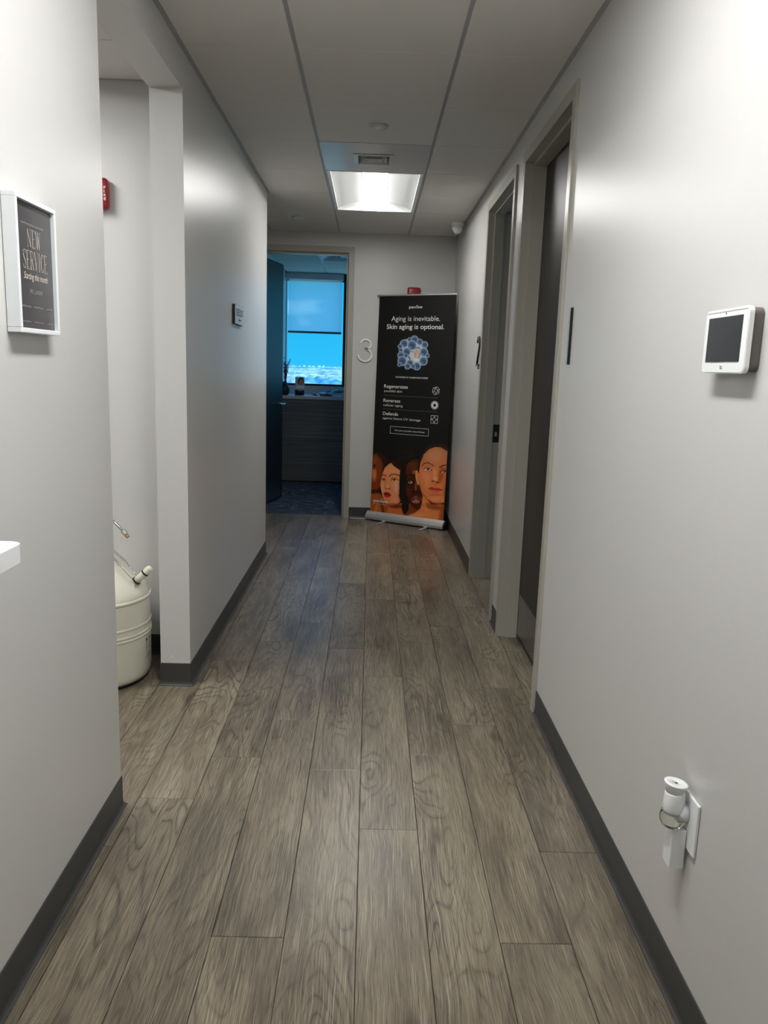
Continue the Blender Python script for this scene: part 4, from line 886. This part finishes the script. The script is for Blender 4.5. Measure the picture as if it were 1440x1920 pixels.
# -- person at left edge, partly out of the print
A.poly([(60, 290), (180, 262), (270, 285), (350, 350), (420, 430), (380, 560), (300, 640), (60, 640)], (58, 30, 16), soft=60)
A.poly([(60, 330), (200, 300), (270, 380), (300, 480), (285, 620), (262, 800), (215, 862), (60, 880)], (128, 62, 24), soft=45)
A.ell(165, 610, 34, 95, (205, 128, 88), .8, 1.2); A.ell(165, 400, 55, 60, (150, 76, 32), .7, 1.2); A.ell(172, 478, 16, 24, (52, 22, 12), .9, .8); A.ell(164, 520, 12, 14, (90, 28, 22), .8, .8)
A.poly([(60, 880), (210, 860), (300, 960), (400, 1100), (400, 1260), (60, 1260)], (150, 80, 32), soft=40); A.poly([(60, 850), (250, 850), (230, 905), (60, 915)], (62, 26, 12), .8, soft=30)
A.ell(190, 1150, 26, 90, (205, 120, 60), .6, 1.2, 18); A.ell(290, 1150, 22, 90, (84, 40, 16), .7, 1.2, -14); A.ell(240, 1180, 14, 80, (196, 112, 56), .5, 1.2, 10)
# -- hair and face of second person
A.poly([(282, 640), (296, 520), (350, 430), (430, 378), (520, 352), (610, 380), (650, 460), (640, 600), (560, 640), (420, 600)], (40, 22, 16), soft=16)
face2 = [(290, 600), (325, 510), (385, 455), (440, 425), (500, 490), (572, 545), (562, 620), (548, 700), (550, 800), (545, 880), (562, 970), (560, 1035), (500, 1080), (430, 1098), (365, 1085), (320, 1030), (290, 940), (268, 850), (258, 780), (268, 690)]
A.poly([(375, 1070), (590, 1060), (620, 1240), (620, 1300), (360, 1290)], (178, 98, 52), soft=14); A.ell(500, 1105, 110, 34, (92, 42, 22), .8, .8)
A.poly(face2, (212, 138, 94), soft=10); mk = A.clip(face2, 10)
def f2():
    A.ell(430, 540, 95, 80, (224, 152, 106), .7, 1.2); A.ell(505, 800, 42, 95, (232, 178, 158), .6, 1.3, -8); A.ell(290, 820, 24, 60, (232, 172, 140), .5, 1.2); A.ell(560, 900, 30, 160, (178, 96, 66), .8, 1.2)
    A.ell(372, 800, 26, 32, (226, 152, 112), .8, 1.0); A.line([(345, 700), (336, 760), (318, 800), (326, 832)], 9, (150, 84, 52), .6, 10); A.ell(348, 832, 12, 7, (66, 26, 16), .9, .8); A.ell(392, 836, 16, 8, (80, 32, 20), .8, .8); A.line([(398, 790), (408, 820), (400, 838)], 8, (160, 90, 60), .7, 8)
    A.line([(276, 640), (300, 618), (325, 618), (342, 640)], 13, (92, 48, 28), .9, 8); A.line([(392, 642), (425, 614), (480, 606), (540, 625), (556, 640)], 15, (84, 42, 24), .9, 8)
    A.ell(302, 678, 36, 18, (170, 92, 56), .7, .9); A.ell(465, 676, 52, 20, (176, 98, 60), .7, .9); A.ell(304, 700, 30, 11, (206, 180, 160), .9, .5); A.ell(468, 700, 42, 12, (210, 186, 166), .9, .5)
    A.ell(312, 698, 13, 13, (34, 18, 14), 1, .4); A.ell(470, 697, 15, 14, (34, 18, 14), 1, .4); A.line([(272, 702), (296, 684), (330, 696)], 7, (40, 20, 14), 1, 5); A.line([(424, 708), (448, 684), (485, 684), (530, 700)], 8, (40, 20, 14), 1, 5)
    A.poly([(304, 905), (335, 882), (360, 893), (385, 890), (424, 936), (395, 945), (360, 936), (320, 940)], (138, 34, 34), soft=7); A.poly([(312, 938), (360, 934), (420, 940), (398, 968), (355, 976), (322, 965)], (176, 56, 50), soft=7); A.line([(310, 920), (355, 930), (420, 938)], 7, (70, 16, 16), .9, 5)
    A.ell(365, 1010, 50, 20, (190, 112, 76), .6, 1.0); A.ell(440, 1092, 140, 32, (140, 70, 42), .8, 1.0)
A.within(mk, f2)
A.line([(430, 420), (470, 470), (540, 520), (575, 545)], 26, (44, 26, 18), 1, 10); A.line([(455, 415), (520, 470), (585, 520)], 10, (92, 62, 44), .6, 8)
# -- third person
A.ell(650, 330, 130, 100, (34, 28, 22), .9, .9)
for k in range(70):
    x, y = 560 + random.random() * 230, 250 + random.random() * 160; A.ell(x, y, 7, 5, (52, 44, 34) if k % 2 else (18, 16, 14), .7, 1.0, random.random() * 180)
face3 = [(640, 560), (655, 460), (715, 400), (800, 370), (860, 400), (862, 780), (872, 900), (900, 960), (898, 1060), (860, 1140), (820, 1160), (760, 1130), (700, 1050), (660, 960), (642, 850), (634, 700)]
A.poly([(680, 1060), (890, 1080), (880, 1160), (780, 1210), (620, 1270), (610, 1200)], (122, 62, 32), soft=14)
A.poly(face3, (74, 34, 20), soft=12); mk = A.clip(face3, 10)
def f3():
    A.ell(760, 480, 90, 60, (108, 58, 36), .8, 1.2); A.ell(785, 575, 45, 32, (160, 110, 92), .7, 1.3); A.ell(690, 560, 40, 90, (96, 48, 28), .6, 1.3); A.line([(662, 640), (690, 616), (740, 622), (800, 645)], 15, (34, 16, 10), .9, 9)
    A.ell(710, 735, 56, 40, (48, 22, 14), .8, .9); A.ell(714, 732, 34, 20, (206, 178, 140), .95, .4); A.ell(708, 727, 16, 17, (24, 12, 8), 1, .3); A.ell(712, 720, 4, 4, (240, 230, 210), 1, .5); A.line([(672, 728), (700, 704), (735, 708), (758, 740)], 8, (20, 10, 8), 1, 5)
    A.ell(800, 800, 12, 70, (164, 104, 62), .75, 1.2); A.ell(800, 878, 48, 16, (36, 16, 10), .9, .8); A.ell(800, 850, 24, 14, (128, 74, 46), .7, .9); A.ell(690, 880, 34, 70, (98, 50, 28), .6, 1.3)
    A.ell(800, 955, 34, 26, (110, 58, 36), .8, .9); A.ell(800, 1000, 78, 40, (112, 58, 52), .95, .4); A.ell(800, 1035, 60, 24, (176, 104, 92), .9, .6); A.ell(798, 998, 40, 11, (48, 20, 18), .9, .5); A.ell(800, 1002, 26, 6, (216, 186, 160), .9, .5); A.ell(800, 962, 40, 12, (150, 92, 76), .6, .8)
A.within(mk, f3)
# braid of the second person falls in front
A.poly([(560, 560), (640, 480), (655, 700), (645, 840), (668, 960), (690, 1080), (690, 1160), (640, 1235), (600, 1215), (580, 1130), (588, 1040), (550, 980), (540, 940), (556, 880), (548, 760), (552, 640)], (26, 21, 18), soft=9)
for k in range(46): y = 600 + k * 13; A.ell(600 + 24 * math.sin(k * 1.9) + (25 if y > 1000 else 0), y, 9, 3.5, (96, 84, 70), .55, 1.0, 40)
# -- person at right
A.poly([(824, 600), (828, 460), (850, 370), (900, 270), (960, 195), (1040, 145), (1140, 126), (1230, 150), (1340, 220), (1340, 420), (900, 420), (860, 560)], (50, 29, 18), soft=12)
A.line([(1140, 190), (1180, 165), (1290, 230)], 22, (74, 42, 26), .8, 14)
A.poly([(905, 930), (1040, 1075), (1360, 1075), (1360, 1400), (600, 1400), (640, 1262), (780, 1212), (866, 1150), (900, 1040)], (206, 124, 72), soft=10)
A.poly([(1200, 1060), (1360, 1060), (1360, 1400), (1140, 1400)], (132, 66, 34), .85, soft=80); A.ell(1060, 1110, 150, 46, (128, 60, 30), .75, 1.1, 12); A.ell(930, 1080, 26, 110, (226, 148, 96), .5, 1.3, -20); A.ell(850, 1240, 120, 30, (224, 150, 98), .5, 1.3)
face4 = [(850, 560), (868, 430), (920, 300), (1000, 222), (1090, 188), (1180, 196), (1290, 262), (1400, 300), (1400, 980), (1245, 1040), (1160, 1068), (1050, 1052), (960, 990), (895, 920), (868, 820), (852, 700)]
A.poly([(796, 560), (815, 545), (848, 600), (850, 740), (830, 770), (806, 720), (792, 640)], (214, 140, 88), soft=8); A.line([(812, 575), (832, 640), (828, 720)], 9, (150, 80, 44), .7, 8); A.line([(826, 738), (852, 738), (854, 770), (828, 768), (826, 738)], 6, (238, 214, 160), .9, 4)
A.poly(face4, (208, 124, 76), soft=10); mk = A.clip(face4, 10)
def f4():
    A.ell(1090, 320, 130, 100, (228, 156, 110), .8, 1.3); A.ell(950, 690, 60, 110, (224, 150, 112), .6, 1.3); A.ell(900, 780, 40, 120, (196, 108, 66), .5, 1.3); A.ell(1240, 700, 60, 150, (190, 104, 62), .6, 1.2); A.ell(1180, 620, 40, 110, (150, 74, 40), .75, 1.2, 8)
    A.ell(1085, 600, 26, 100, (226, 152, 106), .7, 1.2, -6); A.ell(1098, 672, 34, 26, (234, 160, 116), .8, 1.0); A.ell(1062, 716, 26, 10, (90, 34, 20), .85, .8); A.ell(1130, 735, 30, 12, (96, 36, 22), .85, .8); A.line([(1150, 660), (1162, 700), (1150, 735)], 12, (150, 72, 42), .8, 10)
    A.line([(888, 482), (925, 440), (985, 428), (1050, 462), (1068, 480)], 15, (104, 54, 30), .9, 9); A.line([(1160, 500), (1205, 472), (1290, 462)], 17, (84, 40, 22), .9, 9)
    A.ell(978, 505, 66, 34, (190, 116, 84), .7, 1.0); A.ell(1225, 530, 60, 34, (150, 84, 52), .7, 1.0); A.ell(978, 536, 54, 20, (210, 182, 164), .9, .5); A.ell(982, 532, 20, 19, (84, 74, 88), 1, .35); A.ell(982, 530, 9, 9, (20, 16, 18), 1, .4); A.line([(918, 528), (950, 510), (1000, 512), (1044, 552)], 9, (70, 30, 22), 1, 6); A.line([(930, 555), (980, 566), (1030, 556)], 6, (170, 90, 70), .7, 6)
    A.ell(1228, 572, 46, 16, (190, 160, 140), .9, .5); A.ell(1236, 568, 18, 16, (70, 66, 70), 1, .35); A.line([(1168, 578), (1205, 550), (1270, 550)], 9, (62, 26, 18), 1, 6)
    A.poly([(982, 830), (1030, 806), (1070, 812), (1100, 822), (1140, 816), (1214, 850), (1160, 858), (1100, 850), (1040, 842)], (164, 58, 44), soft=7); A.poly([(996, 838), (1060, 846), (1120, 856), (1208, 854), (1160, 884), (1100, 896), (1050, 886)], (206, 96, 78), soft=8); A.line([(985, 832), (1060, 846), (1120, 856), (1214, 850)], 5, (98, 28, 22), .9, 5)
    A.ell(1100, 775, 22, 26, (184, 100, 64), .6, 1.0); A.ell(1100, 930, 90, 22, (176, 94, 58), .7, 1.0); A.ell(1110, 990, 110, 50, (222, 146, 98), .6, 1.2); A.line([(880, 880), (960, 985), (1060, 1052), (1200, 1062)], 26, (150, 76, 42), .6, 34); A.ell(1260, 900, 40, 120, (140, 68, 36), .6, 1.3)
A.within(mk, f4)
lum_ = A.c.mean(1, keepdims=True); boost = sm((A.Y - 300) / 300)[:, None]; c2 = np.clip((lum_ + (A.c - lum_) * 1.12) * 1.16, 0, 255); c2 = 255 * (c2 / 255) ** (1 + 0.12 * (c2.mean(1, keepdims=True) < 90)); A.c = A.c * (1 - boost) + c2 * boost
# darken towards the top of the portraits is the print's own black background; sphere cluster higher up
A.X = (PX - 690) * 6.6235; A.Y = (PY - 530) * 6.6235
hexm = [(380, 700), (450, 665), (570, 640), (700, 700), (745, 820), (740, 920), (690, 1000), (600, 1055), (480, 1045), (385, 985), (372, 880)]
A.poly([(cx_ * .9 + 56, cy_ * .9 + 86) for cx_, cy_ in hexm], (196, 208, 220), 1, soft=12)
for (cx, cy, r) in [(575, 690, 46), (515, 690, 26), (450, 735, 44), (400, 770, 26), (640, 715, 34), (700, 748, 38), (545, 755, 54), (408, 815, 24), (480, 835, 46), (690, 838, 48), (410, 878, 40), (735, 880, 24), (470, 880, 24), (425, 945, 52), (685, 945, 48), (520, 975, 42), (390, 990, 22), (490, 1010, 34), (605, 1008, 44), (560, 1010, 26)]:
    A.ell(cx, cy, r * 1.10, r * 1.15, (206, 218, 228), 1, .12); A.ell(cx, cy, r * .92, r * .98, (92, 122, 156), 1, .5); A.ell(cx + 2, cy + r * .1, r * .6, r * .6, (62, 88, 124), .9, .9); A.ell(cx - r * .3, cy + r * .45, r * .3, r * .18, (170, 190, 210), .6, 1.0)
A.poly([(525, 840), (570, 830), (575, 920), (545, 930), (520, 890)], (210, 220, 235), 1, 8); A.poly([(568, 845), (600, 805), (632, 830), (632, 890), (600, 912), (575, 895)], (226, 176, 130), 1, 7); A.poly([(600, 850), (628, 840), (628, 890), (602, 905)], (226, 200, 190), 1, 6)
A.line([(590, 795), (602, 785), (628, 782), (640, 800)], 9, (30, 40, 60), .9, 5); A.line([(500, 890), (520, 920)], 12, (30, 44, 66), .9, 6); A.line([(520, 815), (560, 838)], 5, (50, 60, 80), .9, 4); A.ell(600, 930, 36, 18, (240, 242, 240), .9, .6); A.line([(632, 850), (640, 880), (625, 912)], 7, (60, 80, 100), .9, 5)
sheet = print_mesh('banner_sheet', nx, ny, lambda s, t: to3(BF, (s - .5) * BW, t * BH, 0.0), A.c, M['print'], g)
tag(sheet, 'black printed sheet with sphere cluster and four cropped portraits')
v, f = [to3(BF, (s - .5) * BW, t * BH, -0.0015) for s, t in ((0, 0), (1, 0), (1, 1), (0, 1))], [(3, 2, 1, 0)]
tag(link_mesh('sheet_back', v, f, M['black'], g), 'dark back of the sheet')
WH, BT = M['ink_white'], 0.0012
text('pav\u012bse', BF, -0.073, 1.838, 0.130, 0.025, WH, g, bold=0.012, depth=BT); text('Aging is inevitable.', BF, -0.245, 1.730, 0.480, 0.041, WH, g, depth=BT); text('Skin aging is optional.', BF, -0.290, 1.661, 0.569, 0.041, WH, g, bold=0.012, depth=BT)
text('POWERED BY DIAMONDCORE\u00ae', BF, -0.174, 1.233, 0.323, 0.014, WH, g, bold=0.006, depth=BT)
for a, b, ya, wa, yb_, wb in (('Regenerates', 'youthful skin', 1.141, 0.243, 1.104, 0.186), ('Reverses', 'cellular aging', 1.014, 0.174, 0.977, 0.200), ('Defends', 'against future UV damage', 0.896, 0.157, 0.860, 0.387)):
    text(a, BF, -0.289, ya, wa, 0.029, WH, g, bold=0.010, depth=BT); text(b, BF, -0.289, yb_, wb, 0.019, WH, g, depth=BT)
v, f = join_vf(stroke_vf(BF, [(-0.290, 1.073), (0.255, 1.073)], 0.0014, BT), stroke_vf(BF, [(-0.290, 0.951), (0.255, 0.951)], 0.0014, BT)); link_mesh('rule', v, f, M['ink_grey'], g)
v, f = stroke_vf(BF, [(-0.204, 0.735), (0.183, 0.735), (0.183, 0.798), (-0.204, 0.798), (-0.204, 0.7335)], 0.003, BT); link_mesh('button_outline', v, f, WH, g)
text('Ask your provider about Pavise', BF, -0.159, 0.759, 0.304, 0.014, WH, g, bold=0.004, depth=BT)
text('pav\u012bse', BF, -0.347, 0.091, 0.152, 0.031, WH, g, bold=0.014, depth=BT)
v, f = join_vf(*[stroke_vf(BF, [(-0.345 + i * 0.0125, 0.0745), (-0.345 + i * 0.0125 + 0.009, 0.0745)], 0.003, BT) for i in range(12)]); link_mesh('small_print', v, f, M['ink_cream'], g)
ic = []
def flush(nm):
    v, f = join_vf(*ic); link_mesh(nm, v, f, WH, g); ic.clear()
cx, cz = 0.234, 1.135; hx6 = [(cx + 0.036 * math.cos(math.radians(a)), cz + 0.036 * math.sin(math.radians(a))) for a in (20, 75, 140, 200, 255, 320)]; in4 = [(cx + 0.020 * math.cos(math.radians(a)), cz + 0.020 * math.sin(math.radians(a))) for a in (20, 110, 200, 290)]
ic.append(stroke_vf(BF, hx6 + [hx6[0]], 0.003, BT)); ic.append(stroke_vf(BF, in4 + [in4[0]], 0.003, BT))
for a, b in ((0, 0), (1, 1), (2, 1), (3, 2), (4, 3), (5, 0)): ic.append(stroke_vf(BF, [hx6[a], in4[b]], 0.0025, BT))
flush('crystal_icon')
cx, cz = 0.229, 1.009
for r, w in ((0.035, 0.003), (0.029, 0.003), (0.020, 0.012)): ic.append(stroke_vf(BF, arc(cx, cz, r, r, 0, 360, 28), w, BT))
flush('ring_icon')
cx, cz = 0.233, 0.885; s_ = 0.033; ic.append(stroke_vf(BF, [(cx - s_, cz - s_), (cx + s_, cz - s_), (cx + s_, cz + s_), (cx - s_, cz + s_), (cx - s_, cz - s_ - .0015)], 0.003, BT))
for q_ in ((1, 1), (-1, 1), (-1, -1), (1, -1)): ic.append(stroke_vf(BF, [(cx, cz + q_[1] * s_), (cx + q_[0] * .006, cz + q_[1] * .014), (cx + q_[0] * .014, cz + q_[1] * .006), (cx + q_[0] * s_, cz)], 0.003, BT))
flush('shield_icon')
# hardware
def bbox_(name, u0, u1, v0, v1, w0, w1, m, bev=0.0, fr=None):
    fr = fr or ((bo.x, bo.y, 0), tuple(ex), (0, 0, 1), tuple(-nb)); vv, ff = box_vf(u0, u1, w0, w1, v0, v1)
    if bev: vv, ff = bevel_vf(vv, ff, bev, 2)
    return fixn(link_mesh(name, [to3(fr, p[0], p[2], p[1]) for p in vv], ff, m, g))
CPf = [(0.034, 0.012), (0.040, 0.020), (0.040, 0.040), (0.030, 0.062), (0.010, 0.078), (0.004, 0.086), (-0.004, 0.086), (-0.016, 0.078), (-0.036, 0.060), (-0.040, 0.040), (-0.040, 0.020), (-0.034, 0.012)]
GF = ((bo.x, bo.y, 0), tuple(ex), (0, 0, 1), tuple(-nb)); HWd = BW / 2 + 0.012
vv = [to3(GF, u, p[1], p[0]) for u in (-HWd, HWd) for p in CPf]; n = len(CPf); ff = [tuple(range(n)), tuple(2 * n - 1 - i for i in range(n))] + [(i, (i + 1) % n, n + (i + 1) % n, n + i) for i in range(n)]
tag(fixn(link_mesh('base_casing', vv, ff, M['alu'], g)), 'silver roller casing')
for s in (-1, 1):
    vv = [to3(GF, s * u, p[1] * 1.0, p[0] * 1.04) for u in (HWd + 0.0002, HWd + 0.018) for p in CPf]; fixn(link_mesh('end_cap', vv, ff, M['black'] if s > 0 else M['alu'], g))
    bbox_('swivel_foot', s * 0.215 - 0.016, s * 0.215 + 0.016, 0.002, 0.0065, -0.03, 0.150, M['alu'], 0.001); bbox_('foot_bracket', s * 0.215 - 0.016, s * 0.215 + 0.016, 0.0065, 0.012, -0.02, 0.030, M['alu'])
bbox_('top_rail', -BW / 2 - 0.022, BW / 2 + 0.006, BH - 0.004, BH + 0.010, -0.010, 0.007, M['alu'], 0.003, BF)
vv, ff = tube_vf([to3(GF, 0, 0.08, -0.02), to3(BF, 0, BH - 0.002, -0.016)], 0.008, 10); link_mesh('support_pole', vv, ff, M['alu'], g)
# cable on the floor
tag(tube('cable', [(-0.165, 7.215, 0.0035), (-0.10, 7.205, 0.0035), (-0.04, 7.20, 0.0035), (0.0, 7.215, 0.0035), (0.03, 7.222, 0.0035)], 0.0025, M['white'], None, 8), 'thin white cable on the floor beside the banner base', 'cable')

# ================================================================ OUTSIDE
nr, nc = 250, 300; V = []; rr_ = [420 * (3400 / 420) ** (i / (nr - 1)) for i in range(nr)]
for r in rr_:
    for k in range(nc):
        a = math.radians(-24 + 60 * k / (nc - 1)) ; a = math.radians(-28 + 52 * k / (nc - 1))
        x, y = r * math.sin(a), r * math.cos(a) + 10
        h_ = noise.noise(Vector((x * 0.0022, y * 0.0016, 0))) * 13 + (r / 3400) ** 2 * 18 + noise.noise(Vector((x * 0.014, y * 0.014, 3))) * 5 + max(0.0, 1 - noise.voronoi(Vector((x * 0.10, y * 0.055, 7)))[0][0] ** 2 * 2.0) * 5.5
        V.append((x, y, -24 + h_ * min(1, 0.4 + r / 1500)))
Fc = [(i * nc + k, i * nc + k + 1, (i + 1) * nc + k + 1, (i + 1) * nc + k) for i in range(nr - 1) for k in range(nc - 1)]
tag(link_mesh('treetops', V, Fc, M['terrain'], None, smooth=True), 'pale sunlit wooded hills far below the blue window', 'trees', kind='stuff')
v, f = box_vf(-30000, 30000, 9, 40000, -60, -45); link_mesh('valley_floor', v, f, M['terrain']); tag(bpy.data.objects['valley_floor'], 'hazy valley floor stretching to the horizon', 'ground', kind='structure')
rnd = random.Random(3)
for k in range(14):
    a = math.radians(-6.4 + 5.0 * (k + rnd.random() * .5) / 14); r = rnd.uniform(3500, 3700); x, y = r * math.sin(a), r * math.cos(a); w, hh = rnd.uniform(2.5, 6), rnd.uniform(3, 9)
    tag(box('distant_building', x - w, x + w, y - w, y + w, -45, -5 + hh, M['bldg'], None, loc=(x, y, -45)), 'tiny pale building on the far skyline outside the window', 'building', 'skyline buildings')

for o in bpy.data.objects:
    if '_w' in o: del o['_w']
